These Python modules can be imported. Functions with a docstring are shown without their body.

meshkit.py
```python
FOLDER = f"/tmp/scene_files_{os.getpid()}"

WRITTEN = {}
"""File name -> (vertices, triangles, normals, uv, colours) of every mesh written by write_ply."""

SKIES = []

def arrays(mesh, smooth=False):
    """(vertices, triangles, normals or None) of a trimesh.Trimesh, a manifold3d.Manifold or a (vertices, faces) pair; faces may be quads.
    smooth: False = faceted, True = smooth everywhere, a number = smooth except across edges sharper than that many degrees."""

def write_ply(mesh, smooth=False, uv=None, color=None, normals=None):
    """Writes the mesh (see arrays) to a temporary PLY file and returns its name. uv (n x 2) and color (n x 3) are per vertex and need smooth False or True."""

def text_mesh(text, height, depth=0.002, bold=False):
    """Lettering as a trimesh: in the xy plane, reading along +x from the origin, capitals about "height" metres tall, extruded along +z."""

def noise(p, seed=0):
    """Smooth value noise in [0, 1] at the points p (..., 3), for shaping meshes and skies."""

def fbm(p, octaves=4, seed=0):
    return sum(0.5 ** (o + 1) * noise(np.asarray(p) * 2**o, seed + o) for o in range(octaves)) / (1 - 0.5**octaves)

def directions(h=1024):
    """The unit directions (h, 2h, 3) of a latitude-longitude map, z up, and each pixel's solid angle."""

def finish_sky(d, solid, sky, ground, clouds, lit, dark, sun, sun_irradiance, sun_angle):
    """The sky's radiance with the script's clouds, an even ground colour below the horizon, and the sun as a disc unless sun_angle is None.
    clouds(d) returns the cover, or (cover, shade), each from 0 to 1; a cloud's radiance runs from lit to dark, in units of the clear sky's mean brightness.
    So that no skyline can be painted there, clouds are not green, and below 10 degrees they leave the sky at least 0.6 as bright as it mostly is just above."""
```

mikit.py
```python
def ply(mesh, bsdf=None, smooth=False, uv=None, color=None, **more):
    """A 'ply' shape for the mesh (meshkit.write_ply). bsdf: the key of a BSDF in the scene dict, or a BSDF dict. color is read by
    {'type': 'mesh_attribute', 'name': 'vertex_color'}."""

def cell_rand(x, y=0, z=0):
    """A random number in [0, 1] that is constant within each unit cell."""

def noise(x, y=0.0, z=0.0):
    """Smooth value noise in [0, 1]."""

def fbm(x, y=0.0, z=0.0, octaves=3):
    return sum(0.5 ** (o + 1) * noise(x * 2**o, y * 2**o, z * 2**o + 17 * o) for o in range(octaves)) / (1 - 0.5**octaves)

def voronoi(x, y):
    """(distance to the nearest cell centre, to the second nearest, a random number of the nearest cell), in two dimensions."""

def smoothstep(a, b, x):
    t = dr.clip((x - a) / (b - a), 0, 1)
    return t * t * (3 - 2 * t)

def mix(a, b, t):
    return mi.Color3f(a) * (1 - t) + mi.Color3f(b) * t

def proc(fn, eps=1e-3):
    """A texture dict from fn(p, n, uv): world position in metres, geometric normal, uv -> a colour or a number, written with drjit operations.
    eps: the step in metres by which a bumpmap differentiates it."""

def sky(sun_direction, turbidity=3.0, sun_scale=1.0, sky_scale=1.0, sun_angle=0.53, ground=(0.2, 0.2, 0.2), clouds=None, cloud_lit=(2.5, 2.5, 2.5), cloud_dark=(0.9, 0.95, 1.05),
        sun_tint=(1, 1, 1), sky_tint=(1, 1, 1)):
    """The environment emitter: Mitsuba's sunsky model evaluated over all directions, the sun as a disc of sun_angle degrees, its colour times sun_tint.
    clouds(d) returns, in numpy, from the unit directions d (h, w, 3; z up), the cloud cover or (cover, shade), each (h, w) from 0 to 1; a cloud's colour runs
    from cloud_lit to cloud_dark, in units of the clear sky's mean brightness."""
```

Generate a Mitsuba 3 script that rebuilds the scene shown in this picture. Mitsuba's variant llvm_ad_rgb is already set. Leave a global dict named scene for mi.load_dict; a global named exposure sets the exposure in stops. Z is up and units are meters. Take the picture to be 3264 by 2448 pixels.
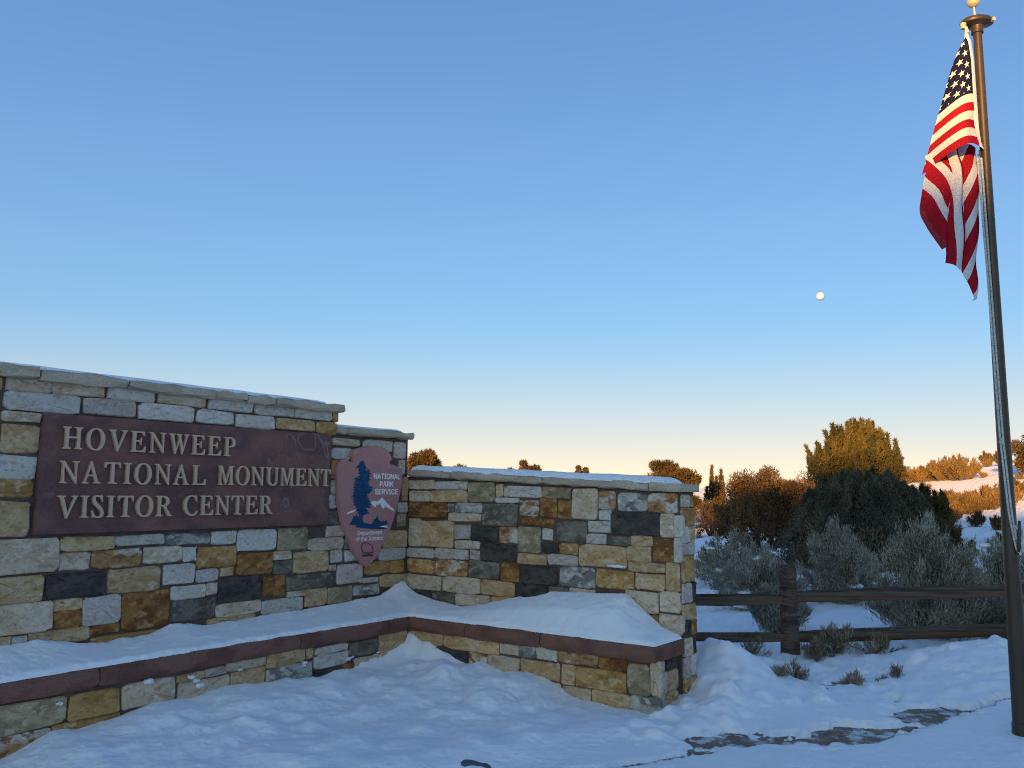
import math
import numpy as np, drjit as dr, mitsuba as mi, trimesh, mikit, meshkit
from mikit import noise, fbm, smoothstep, mix
from shapely.geometry import Polygon, LineString
from shapely import affinity

T = mi.ScalarTransform4f
scene, labels = {}, {}

# ---------------------------------------------------------------- camera, sky, sun, exposure
# world: x runs along the tall sign wall (away, to the right), y along the low wing wall (away, to the left), metres; the eye is 1.6 m up
FORWARD = np.array([0.80102, 0.58516, 0.12627])
UPV = np.array([-0.10688, -0.06776, 0.99196])
scene['camera'] = {'type': 'perspective', 'fov': 62.03, 'fov_axis': 'x', 'near_clip': 0.05, 'far_clip': 9000.0,
                   'to_world': T().look_at(origin=[0, 0, 1.6], target=[float(v) for v in np.array([0, 0, 1.6]) + FORWARD], up=[float(v) for v in UPV])}
FH = np.array([0.80768, 0.58963])          # level direction of view
RH = np.array([0.58963, -0.80768])
SUN_EL = math.radians(6.1)
SUN_TO = FH * math.cos(math.radians(25)) + RH * math.sin(math.radians(25))     # the low sun stands behind the camera, to its left; its light goes this way
SUN = np.array([-SUN_TO[0] * math.cos(SUN_EL), -SUN_TO[1] * math.cos(SUN_EL), math.sin(SUN_EL)])


def twilight_band(d):
    """The pale warm band that lies low in the sky opposite a low sun; nearer the sun the sky is left to its own glow."""
    el = np.degrees(np.arcsin(np.clip(d[..., 2], 0, 1)))
    away = np.clip(.5 + .5 * (d[..., 0] * SUN_TO[0] + d[..., 1] * SUN_TO[1]) / np.maximum(1e-6, np.hypot(d[..., 0], d[..., 1])), 0, 1)
    away = away * away * (3 - 2 * away)
    return np.exp(-el / 9.5) * (.12 + .84 * away) + FL * (1 - np.exp(-el / 9.5)), np.clip(el / 11.0, 0, 1) ** 0.9


FL = .07
HK = 4.3
scene['sky'] = mikit.sky(SUN, turbidity=6, ground=(0.5, 0.5, 0.55), sky_tint=(0.42, 0.75, 1.56), sun_tint=(3.3, 3.7, 3.7), clouds=twilight_band,
                         cloud_lit=(1.0 * HK, 0.78 * HK, 0.48 * HK), cloud_dark=(0.36 * HK, 0.66 * HK, 0.81 * HK))
exposure = 3.0

# ---------------------------------------------------------------- helpers
RNG = np.random.default_rng(7)


def numbered(key, head):
    full = head + key
    if full not in scene and full not in labels:
        return full
    k = 1
    while f'{full}_{k:03d}' in scene or f'{full}_{k:03d}' in labels:
        k += 1
    return f'{full}_{k:03d}'


def thing(name, label, category, group=None):
    key = numbered(name, '')
    labels[key] = {'label': label, 'category': category}
    if group:
        labels[key]['group'] = group
    return key


def obj(name, mesh, bsdf, parent=None, smooth=False, uv=None, label=None, kind=None, **more):
    key = numbered(name, parent + '__' if parent else '')
    scene[key] = mikit.ply(mesh, bsdf, smooth=smooth, uv=uv, **more)
    if label or kind:
        labels.setdefault(key, {})
        if label:
            labels[key]['label'] = label
        if kind:
            labels[key]['kind'] = kind
    return key


def join(ms):
    return trimesh.util.concatenate(ms)


def box(x0, x1, y0, y1, z0, z1):
    b = trimesh.creation.box([x1 - x0, y1 - y0, z1 - z0])
    b.apply_translation([(x0 + x1) / 2, (y0 + y1) / 2, (z0 + z1) / 2])
    return b


def loft(rings, caps=True):
    """Rings (n, m, 3) skinned into a tube, capped at both ends."""
    r = np.asarray(rings, float)
    n, m = r.shape[:2]
    v = r.reshape(-1, 3)
    i, j = np.meshgrid(np.arange(n - 1), np.arange(m), indexing='ij')
    a, b = i * m + j, i * m + (j + 1) % m
    c, d = a + m, b + m
    f = [np.stack([a, b, d], -1).reshape(-1, 3), np.stack([a, d, c], -1).reshape(-1, 3)]
    if caps:
        v = np.vstack([v, r[0].mean(0), r[-1].mean(0)])
        k = np.arange(m)
        f += [np.stack([(k + 1) % m, k, np.full(m, n * m)], 1), np.stack([k, (k + 1) % m, np.full(m, n * m + 1)], 1) + np.array([(n - 1) * m, (n - 1) * m, 0])]
    mesh = trimesh.Trimesh(v, np.vstack(f), process=False)
    if caps and mesh.volume < 0:
        mesh.invert()
    return mesh


def tube(points, radii, sides=8, jitter=0.0, seed=0, squash=1.0):
    p = np.asarray(points, float)
    rr = np.broadcast_to(radii, (len(p),))
    t = np.gradient(p, axis=0)
    t /= np.linalg.norm(t, axis=1, keepdims=True) + 1e-12
    ref = np.array([0, 0, 1.0]) if abs(t[:, 2]).mean() < 0.8 else np.array([1.0, 0, 0])
    a = np.cross(t, ref)
    a /= np.linalg.norm(a, axis=1, keepdims=True) + 1e-12
    b = np.cross(a, t)
    g = np.random.default_rng(seed)
    ang = np.arange(sides) * 2 * np.pi / sides
    k = 1 + jitter * (g.random(sides)[None, :] - 0.5) * 2 + 0.4 * jitter * (g.random((len(p), sides)) - 0.5)
    return loft(p[:, None] + (rr[:, None] * k)[..., None] * (np.cos(ang)[None, :, None] * a[:, None] + squash * np.sin(ang)[None, :, None] * b[:, None]))


def grid_mesh(P):
    n, m = P.shape[:2]
    i, j = np.meshgrid(np.arange(n - 1), np.arange(m - 1), indexing='ij')
    a = (i * m + j).reshape(-1)
    f = np.vstack([np.stack([a, a + 1, a + m + 1], 1), np.stack([a, a + m + 1, a + m], 1)])
    return trimesh.Trimesh(P.reshape(-1, 3), f, process=False)


def ss(a, b, x):
    t = np.clip((x - a) / (b - a), 0, 1)
    return t * t * (3 - 2 * t)


def n2(x, y, s, seed=0, octaves=3):
    return meshkit.fbm(np.stack([np.asarray(x) * s, np.asarray(y) * s, np.full(np.shape(x), 0.37)], -1), octaves, seed) - 0.5


# ---------------------------------------------------------------- materials
def rgb(*c):
    return {'type': 'rgb', 'value': [float(v) for v in c]}


def two(b):
    return {'type': 'twosided', 'bsdf': b}


def diffuse(fn):
    return two({'type': 'diffuse', 'reflectance': mikit.proc(fn) if callable(fn) else rgb(*fn)})


# stone kinds: three colours each (ground colour, mottle, stain)
KINDS = 'tbwpkgromxs'
PAL = {'t': ((.57, .385, .20), (.47, .29, .135), (.61, .46, .30)), 'b': ((.61, .475, .33), (.53, .385, .25), (.64, .54, .42)),
       'w': ((.59, .55, .48), (.54, .48, .39), (.58, .47, .33)), 'p': ((.55, .45, .38), (.48, .38, .31), (.58, .50, .43)),
       'k': ((.075, .066, .058), (.11, .09, .07), (.050, .046, .044)), 'g': ((.21, .18, .135), (.12, .105, .085), (.30, .25, .18)),
       'r': ((.36, .165, .055), (.21, .085, .035), (.48, .27, .10)), 'o': ((.52, .30, .11), (.38, .20, .07), (.58, .42, .22)),
       'm': ((.62, .54, .43), (.44, .24, .10), (.26, .11, .05)), 'x': ((.42, .39, .33), (.19, .175, .155), (.56, .51, .43)),
       's': ((.42, .32, .18), (.29, .22, .13), (.50, .41, .27))}


def stone_colour(p, n, uv):
    k = dr.floor(uv.x / 8)
    sid = dr.floor(uv.y / 8)
    s = sid * 1.731
    tone = mikit.cell_rand(sid, 3, 5)
    a, b, c = mi.Color3f(0), mi.Color3f(0), mi.Color3f(0)
    for i, ch in enumerate(KINDS):
        on = (k > i - 0.5) & (k < i + 0.5)
        q = PAL[ch]
        a, b, c = dr.select(on, mi.Color3f(q[0]), a), dr.select(on, mi.Color3f(q[1]), b), dr.select(on, mi.Color3f(q[2]), c)
    t1 = fbm(p.x * 8 + s, p.y * 8, p.z * 10, 5)
    t2 = fbm(p.x * 21 + s, p.y * 21 + 9, p.z * 24, 4)
    col = mix(a, b, smoothstep(.40, .60, t1))
    col = mix(col, c, .9 * smoothstep(.53, .68, t2))
    col *= 1 - .27 * smoothstep(.56, .70, fbm(p.x * 38 + s, p.y * 38, p.z * 42, 3))
    grain = noise(p.x * 130 + s, p.y * 130, p.z * 130) + .6 * noise(p.x * 60 + s, p.y * 60, p.z * 60)
    return col * (.68 + .28 * grain + .22 * tone)


scene['stone'] = two({'type': 'bumpmap', 'arbitrary': mikit.proc(lambda p, n, uv: .009 * fbm(p.x * 26, p.y * 26, p.z * 30, 4), eps=.003), 'scale': 1.0,
                      'bsdf': {'type': 'diffuse', 'reflectance': mikit.proc(stone_colour)}})
scene['mortar'] = diffuse(lambda p, n, uv: mix((.165, .11, .088), (.10, .07, .058), fbm(p.x * 14, p.y * 14, p.z * 14)) * (.75 + .5 * noise(p.x * 120, p.y * 120, p.z * 120)))
scene['coping_stone'] = diffuse(lambda p, n, uv: mix((.56, .455, .33), (.45, .36, .25), smoothstep(.35, .65, fbm(p.x * 5, p.y * 5, p.z * 12))) * (.78 + .4 * noise(p.x * 110, p.y * 110, p.z * 110)))
scene['red_sandstone'] = diffuse(lambda p, n, uv: mix((.235, .118, .088), (.165, .082, .064), smoothstep(.35, .65, fbm(p.x * 6, p.y * 6, p.z * 9))) * (.75 + .5 * noise(p.x * 120, p.y * 120, p.z * 120)))


def panel_colour(p, n, uv):
    c = mix((.21, .088, .068), (.125, .056, .050), smoothstep(.36, .62, fbm(p.x * 4, p.y * 3, p.z * 5, 4)))
    c = mix(c, (.20, .10, .09), .55 * smoothstep(.60, .74, fbm(p.x * 9 + 5, p.y, p.z * 9, 3)))
    vein = dr.abs(fbm(p.x * 3.1 + .9 * p.z, p.y, p.z * 1.7 + 11, 3) - .5)
    c = mix(c, (.30, .19, .17), .6 * (1 - smoothstep(.0, .010, vein)) * smoothstep(4.1, 4.7, p.x))
    return c * (.72 + .56 * noise(p.x * 110, p.y * 110, p.z * 110))


scene['polished_slab'] = two({'type': 'principled', 'base_color': mikit.proc(panel_colour), 'roughness': .55, 'specular': .35})
scene['bronze_letter'] = two({'type': 'principled', 'base_color': rgb(.60, .415, .26), 'roughness': .55, 'metallic': .15, 'specular': .4})


def snow_colour(p, n, uv):
    g = fbm(p.x * 2.3, p.y * 2.3, p.z * 2.3, 3)
    return mix((.97, .955, .935), (.93, .92, .91), g) * (.96 + .06 * noise(p.x * 160, p.y * 160, p.z * 160))


scene['snow_material'] = two({'type': 'bumpmap', 'arbitrary': mikit.proc(lambda p, n, uv: .019 * fbm(p.x * 26, p.y * 26, p.z * 26, 4) + .004 * noise(p.x * 150, p.y * 150, p.z * 150), eps=.004), 'scale': 1.0,
                              'bsdf': {'type': 'diffuse', 'reflectance': mikit.proc(snow_colour)}})
def paving_colour(p, n, uv):
    base = mix((.31, .23, .17), (.22, .165, .125), fbm(p.x * 6, p.y * 6, 0)) * (.7 + .6 * noise(p.x * 90, p.y * 90, 0))
    frost = fbm(p.x * 15, p.y * 15, 3, 4) + .30 * (fbm(p.x * 70, p.y * 70, 1, 2) - .5)
    return mix(base, (.82, .81, .79), .8 * smoothstep(.50, .78, frost))


scene['concrete'] = diffuse(paving_colour)
scene['wood'] = diffuse(lambda p, n, uv: mix((.15, .105, .078), (.055, .042, .038), smoothstep(.3, .7, fbm((p.x * .59 - p.y * .81) * 3, p.z * 60, (p.x + p.y) * 9, 4))) * (.7 + .6 * noise(p.x * 70, p.y * 70, p.z * 70)))
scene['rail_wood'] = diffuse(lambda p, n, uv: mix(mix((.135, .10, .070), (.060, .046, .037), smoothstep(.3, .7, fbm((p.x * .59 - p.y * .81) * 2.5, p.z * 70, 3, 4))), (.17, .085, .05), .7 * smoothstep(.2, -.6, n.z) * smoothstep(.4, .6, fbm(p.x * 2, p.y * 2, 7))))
scene['pole_bronze'] = two({'type': 'principled', 'base_color': mikit.proc(lambda p, n, uv: mix((.068, .046, .026), (.045, .031, .020), fbm(p.x * 20, p.y * 20, p.z * 4))), 'roughness': .38, 'metallic': .2, 'specular': .5})
scene['gold_ball'] = two({'type': 'principled', 'base_color': rgb(.60, .47, .28), 'roughness': .45, 'metallic': .3})
scene['rope'] = diffuse(lambda p, n, uv: mix((.62, .60, .54), (.42, .40, .36), smoothstep(.3, .7, noise(p.x * 160 + p.z * 90, p.y * 160, p.z * 120))))


def foliage(a, b, s, thin=.25):
    fn = lambda p, n, uv: mix(a, b, smoothstep(.3, .7, fbm(p.x * s, p.y * s, p.z * s, 3))) * (.65 + .7 * noise(p.x * 37, p.y * 37, p.z * 37))
    return diffuse(fn)


scene['juniper_leaf'] = foliage((.135, .106, .042), (.066, .062, .030), 2.2)
scene['dark_juniper_leaf'] = foliage((.135, .125, .085), (.068, .070, .050), 2.6)
scene['pinyon_leaf'] = foliage((.135, .085, .036), (.070, .050, .024), 1.2)
scene['brush_leaf'] = foliage((.17, .098, .045), (.085, .055, .030), 1.8)
scene['sage_leaf'] = foliage((.36, .335, .26), (.20, .19, .145), 3.0)
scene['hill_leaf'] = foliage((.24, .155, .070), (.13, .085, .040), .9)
scene['dry_leaf'] = foliage((.32, .26, .17), (.19, .155, .11), 4.0)
scene['bark'] = diffuse(lambda p, n, uv: mix((.15, .105, .075), (.07, .05, .04), fbm(p.x * 9, p.y * 9, p.z * 3)))

# ---------------------------------------------------------------- the ground: one sheet of snow to the horizon
XW, YW, XB, YB = 6.28, 5.84, 5.82, 5.37       # faces: wing wall, sign wall, wing bench, sign bench
DR = np.array([[2.6, .02], [2.99, -.01], [3.138, .0], [3.312, .01], [3.479, .02], [3.638, .036], [3.747, .085], [3.928, .151], [4.086, .163], [4.308, .114], [4.43, .146], [4.524, .179], [4.714, .147], [4.911, .166], [5.114, .161], [5.254, .164], [5.32, .21], [5.364, .286], [5.38, .36], [6., .36]])
DL = np.array([[0, .05], [2.0, .02], [2.41, .064], [2.512, .099], [2.684, .149], [2.864, .151], [3.125, .163], [3.189, .18], [3.328, .202], [3.609, .19], [3.88, .188], [4.255, .189], [4.435, .175], [4.636, .151], [4.834, .132], [5.015, .152], [5.272, .121], [5.447, .104], [5.613, .116], [5.711, .179], [5.758, .28], [5.80, .36], [7, .36]])
BERM = np.array([[0.9, .05], [1.45, .15], [1.76, .22], [1.97, .20], [2.23, .08], [2.58, -.05], [3.02, -.06], [3.45, .03], [3.89, .16], [4.32, .25], [4.68, .15], [5.0, .09], [6., .07], [9, .05]])
LEFT = np.array([[-900, 0], [0, 0], [10, 0], [20, -.1], [35, -.45], [50, -.6], [80, 1.7], [120, 2.2], [300, 3], [900, 3]])
RIGHT = np.array([[-900, 0], [0, 0], [9, .05], [15, .30], [25, .75], [33, 1.25], [45, 2.75], [60, 4.0], [90, 5.2], [200, 7], [900, 9]])
FAC = np.array([[-9, 0], [.22, 0], [.33, .4], [.45, .72], [.6, 1.], [.9, 1.1], [9, 1.1]])
BACK = np.array([[-9999, 0], [22, 0], [40, 2.2], [60, 8.0], [72, 12.0], [80, 13.28], [88, 12.3], [120, 8], [200, 3], [900, 3]])
BARE = [(5.52, 2.26, .42, .22, .72), (5.05, 2.36, .30, .035, .75), (5.75, 2.06, .30, .05, .9), (6.16, 1.64, .42, .20, 1.25), (5.85, 1.86, .40, .10, .75), (6.5, 1.42, .30, .10, .7), (6.75, 1.50, .09, .03, 1.), (7.06, 1.36, .36, .17, 1.15), (7.35, 1.12, .3, .08, .8), (7.5, 1.05, .38, .035, 1.), (7.32, 1.67, .10, .06, 1.1),
        (6.80, 1.28, .10, .05, 1.1), (6.30, 1.38, .10, .05, 1.), (6.42, 1.36, .06, .03, 1.), (4.35, 2.72, .22, .03, .85), (4.7, 2.52, .20, .03, .85), (4.05, 2.9, .2, .03, .7)]


def terrain(x, y):
    """The lie of the land, without the snow's small relief."""
    a, b = x * FH[0] + y * FH[1], x * RH[0] + y * RH[1]
    beta = np.where(a > 3, b / np.maximum(a, 3), 0)
    w = np.interp(beta, FAC[:, 0], FAC[:, 1])
    z = np.interp(a, LEFT[:, 0], LEFT[:, 1]) * (1 - np.clip(w, 0, 1)) + np.interp(a, RIGHT[:, 0], RIGHT[:, 1]) * w
    s = -(x * SUN_TO[0] + y * SUN_TO[1])
    q = x * -SUN_TO[1] + y * SUN_TO[0]
    ridge = np.interp(s, BACK[:, 0], BACK[:, 1])
    z = z + (ridge + ss(30, 60, s) * 0.7 * n2(q, s, .07, 5)) * (1 - ss(15, 45, np.abs(q - 3)))
    far = ss(11, 26, np.hypot(x, y))
    return z + far * .5 * n2(x, y, .09, 3) + far * .14 * n2(x, y, .6, 4)


def snow_height(x, y):
    a, b = x * FH[0] + y * FH[1], x * RH[0] + y * RH[1]
    z = terrain(x, y) + .02
    path = ss(1.2, 2.2, y) * 0 + 1 - np.clip(ss(.2, 1.1, np.abs((x - 6.2) * .48 + (y - 1.75) * .878) - .35), 0, 1)     # 1 on the trodden path
    path = np.where(a > 7.4, path * (1 - ss(7.4, 8.0, a)), path)
    rough = 1 - .75 * path
    z = z + rough * (.11 * n2(x, y, 1.1, 11) + .10 * n2(x * .55 + .4 * y, y, 3.6, 12) + .046 * n2(x, y, 9, 13)) + (.010 + .010 * rough) * n2(x, y, 21, 14, 2)
    # drifts against the benches
    dl, dr_ = np.maximum(YB - y, 0), np.maximum(XB - x, 0)
    w1 = np.interp(x, DL[:, 0], DL[:, 1]) * np.exp(-(dl / .75) ** 1.3)
    w2 = np.interp(y, DR[:, 0], DR[:, 1]) * np.exp(-(dr_ / .80) ** 1.3)
    near = np.maximum(np.exp(-(dl / .25) ** 2), np.exp(-(dr_ / .25) ** 2) * (y > 2.9))
    spire = np.maximum(0, .36 - 1.9 * np.hypot(np.maximum(XB - x, 0), np.maximum(YB - y, 0)) ** .62 * .55)
    w1, w2 = w1 * (1 + .5 * n2(x, y, 4.5, 41)), w2 * (1 + .5 * n2(x, y, 4.5, 41))
    drift = np.where((x < XB + .3) & (y > 2.2), np.maximum(np.maximum(w1, w2 * ss(2.3, 3.0, y)), spire), 0)
    z = z * (1 - .7 * near * (drift > 0)) + drift
    z = z + rough * .030 * np.maximum(0, n2(x, y, 6.5, 42, 2)) - rough * .020 * ss(.1, .3, np.abs(n2(x * .5, y, 2.2, 43)) * 2)
    # trampled foreground hollow line and the bank ploughed up beside the path
    z = z + .05 * np.exp(-(((y - 3.2 + .42 * (x - 4.6)) / .22) ** 2)) * ss(3.0, 4.2, x) * (1 - ss(5.2, 5.7, x))
    z = z + .10 * np.exp(-(((x - 6.15) / .42) ** 2 + ((y - 2.52) / .16) ** 2))
    crest = np.interp(b, BERM[:, 0], BERM[:, 1]) * (1 + .5 * n2(x, y, 4.5, 21))
    prof = np.where(a < 8.0, np.exp(-((8.0 - a) / .95) ** 2), np.exp(-((a - 8.0) / .55) ** 2))
    z = z + crest * prof * ss(.6, 1.5, b) + .075 * np.abs(n2(x, y, 7, 22)) * prof + .040 * np.abs(n2(x, y, 15, 23, 2)) * prof
    z = z + .20 * np.exp(-(((x - 7.02) / .34) ** 2 + ((y - 2.92) / .30) ** 2)) + .05 * np.exp(-(((x - 6.45) / .3) ** 2 + ((y - 2.75) / .2) ** 2))
    # where the wind and feet have bared the pavement
    m = 0
    for cx, cy, l, w, k in BARE:
        u, v = (x - cx) * .878 - (y - cy) * .48, (x - cx) * .48 + (y - cy) * .878
        v = v + .25 * u * u * (l > .2)
        m = np.maximum(m, k * np.exp(-((u / l) ** 2 + (v / w) ** 2)))
    m = m + (1.0 * n2(x, y, 6, 31, 4) + 0.6 * n2(x * .7 + y * .4, y, 15, 32, 3)) * (m > .06)
    bare = ss(.22, .55, m)
    return np.where(bare > 0, z * (1 - bare) - .012 * bare, np.maximum(z, .006 + 0 * z) if False else z)


def axis(lo, hi, step, far, grow=1.085):
    core = list(np.arange(lo, hi, step))
    up, s = [], step
    v = core[-1]
    while v < far:
        s = min(s * grow, 40)
        v += s
        up.append(v)
    down, s, v = [], step, lo
    while v > -far:
        s = min(s * grow, 40)
        v -= s
        down.append(v)
    return np.array(down[::-1] + core + up)


gx, gy = np.meshgrid(axis(2.0, 10.4, .023, 800), axis(-.2, 5.9, .023, 800), indexing='ij')
gz = snow_height(gx, gy)
gm = grid_mesh(np.stack([gx, gy, gz], -1))
gm.faces = gm.faces[:, ::-1]
obj('snow_ground', gm, 'snow_material', smooth=True, kind='structure')


# clods in the ploughed bank, lumps where the snow was trodden
gc = np.random.default_rng(77)
for k in range(620):
    if k < 330:
        b_, a_ = 1.2 + 3.8 * gc.random(), 6.5 + 1.7 * gc.random()
        c, r, h = FH * a_ + RH * b_, .025 + .06 * gc.random() ** 2, .4
    elif k < 450:
        c, r, h = np.array([5.0 + 1.6 * gc.random(), 2.30 + .6 * gc.random()]), .025 + .05 * gc.random() ** 2, .4
    else:
        c, r, h = np.array([2.6 + 3.1 * gc.random(), 3.0 + 2.2 * gc.random()]), .05 + .10 * gc.random(), .16
    w = (np.abs(gx[:, 0] - c[0]) < 3 * r).nonzero()[0], (np.abs(gy[0] - c[1]) < 3 * r).nonzero()[0]
    if len(w[0]) < 2 or len(w[1]) < 2:
        continue
    q = np.ix_(*w)
    gz[q] += h * r * np.exp(-(((gx[q] - c[0]) ** 2 + (gy[q] - c[1]) ** 2) / r ** 2) ** 1.4) * (gz[q] > .004)
gm.vertices = np.stack([gx, gy, gz], -1).reshape(-1, 3)
del scene['snow_ground']
obj('snow_ground', gm, 'snow_material', smooth=True, kind='structure')


def gz_at(x, y):
    return float(snow_height(np.array([x], float), np.array([y], float))[0])


# the paved path under the thin snow: slabs with open joints
labels['pavement'] = {'kind': 'structure'}
pd = np.array([.878, -.48])
pn = np.array([.48, .878])
for i in range(6):
    for j in range(2):
        c = np.array([6.2, 1.75]) + pd * (i - 2.55) * 1.20 + pn * (j - .5) * 1.2
        b_ = trimesh.creation.box([1.185, 1.185, .08])
        b_.apply_transform(trimesh.transformations.rotation_matrix(math.atan2(-.48, .878), [0, 0, 1]))
        b_.apply_translation([c[0], c[1], -.04])
        obj('slab', b_, 'concrete', 'pavement')

# ---------------------------------------------------------------- masonry
LEFT_STONES = '''t 2380 2440 2230 2298;b 2475 2758 2234 2324;b 2770 3127 2238 2335;w 3147 3502 2237 2341;b 3539 3930 2241 2336;w 2476 2955 2106 2222;p 2980 3366 2120 2225;w 3387 3840 2114 2222;w 3868 4200 2120 2218;b 2466 2700 2033 2089;t 2471 2702 1833 2010;w 2428 2698 1663 1806;o 2439 2687 1544 1651;t 2454 2678 1299 1513;w 3968 4375 2234 2323;w 4410 4810 2229 2323;w 4822 5231 2227 2317;o 5243 5303 2228 2320;w 4220 4601 2110 2205;t 4618 5041 2117 2208;o 5059 5296 2109 2208;b 5250 5582 2017 2074;w 5255 5513 1892 1980;o 5256 5328 1716 1870;b 5257 5332 1580 1694;w 5252 5349 1449 1568;g 5248 5397 1300 1415;w 5642 6024 1978 2080;b 6047 6220 1926 2071;b 6124 6211 1777 1902;w 6124 6254 1404 1488;s 6128 6244 1261 1384;t 5925 6257 1065 1220;w 5876 6241 957 1053;o 5699 6032 833 944;o 6052 6230 826 937;t 5902 6271 702 806;p 5687 5872 758 797;t 6182 6255 1508 1737;b 5223 5423 1195 1288;x 5438 5570 1082 1178;w 5285 5424 967 1071;w 5455 5626 970 1062;b 5271 5337 899 943;p 5361 5675 770 941;b 2466 2884 1060 1275;t 2898 3267 1186 1272;w 3279 3646 1206 1272;x 3666 4042 1193 1269;b 2900 3103 1059 1167;m 3121 3473 1060 1174;b 3497 3804 1072 1181;w 3816 3919 1070 1167;w 4054 4278 1185 1275;w 4293 4674 1113 1281;s 4693 5014 1103 1286;b 5030 5422 1087 1183;o 3938 4278 1007 1158;r 4299 4639 929 1095;b 4651 4837 1029 1089;g 4656 4858 913 1013;t 4871 5259 904 1075;w 3659 3912 901 1043;w 3939 4126 902 989;t 4151 4266 933 995;k 4141 4539 724 913;r 4562 4794 734 896;g 4808 5330 762 876;w 3738 4021 787 880;b 4033 4124 803 880;g 3740 4116 624 771;b 4129 4553 620 710;w 4566 4989 592 699;b 4818 5000 712 749;t 5017 5245 612 750;s 5257 5545 610 746;x 5567 5890 649 736;t 4056 4494 549 608;b 4506 4984 502 580;t 2488 2804 877 1035;k 2823 3227 879 1036;t 3239 3635 879 1038;b 2503 2872 682 862;t 2884 3070 798 865;r 2890 3071 682 786;p 3083 3341 681 860;r 3359 3722 615 867;t 2738 3136 588 669;r 3148 3343 611 661;o 3150 3697 517 584;t 2514 2620 601 666;w 2632 2723 592 658'''
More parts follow.
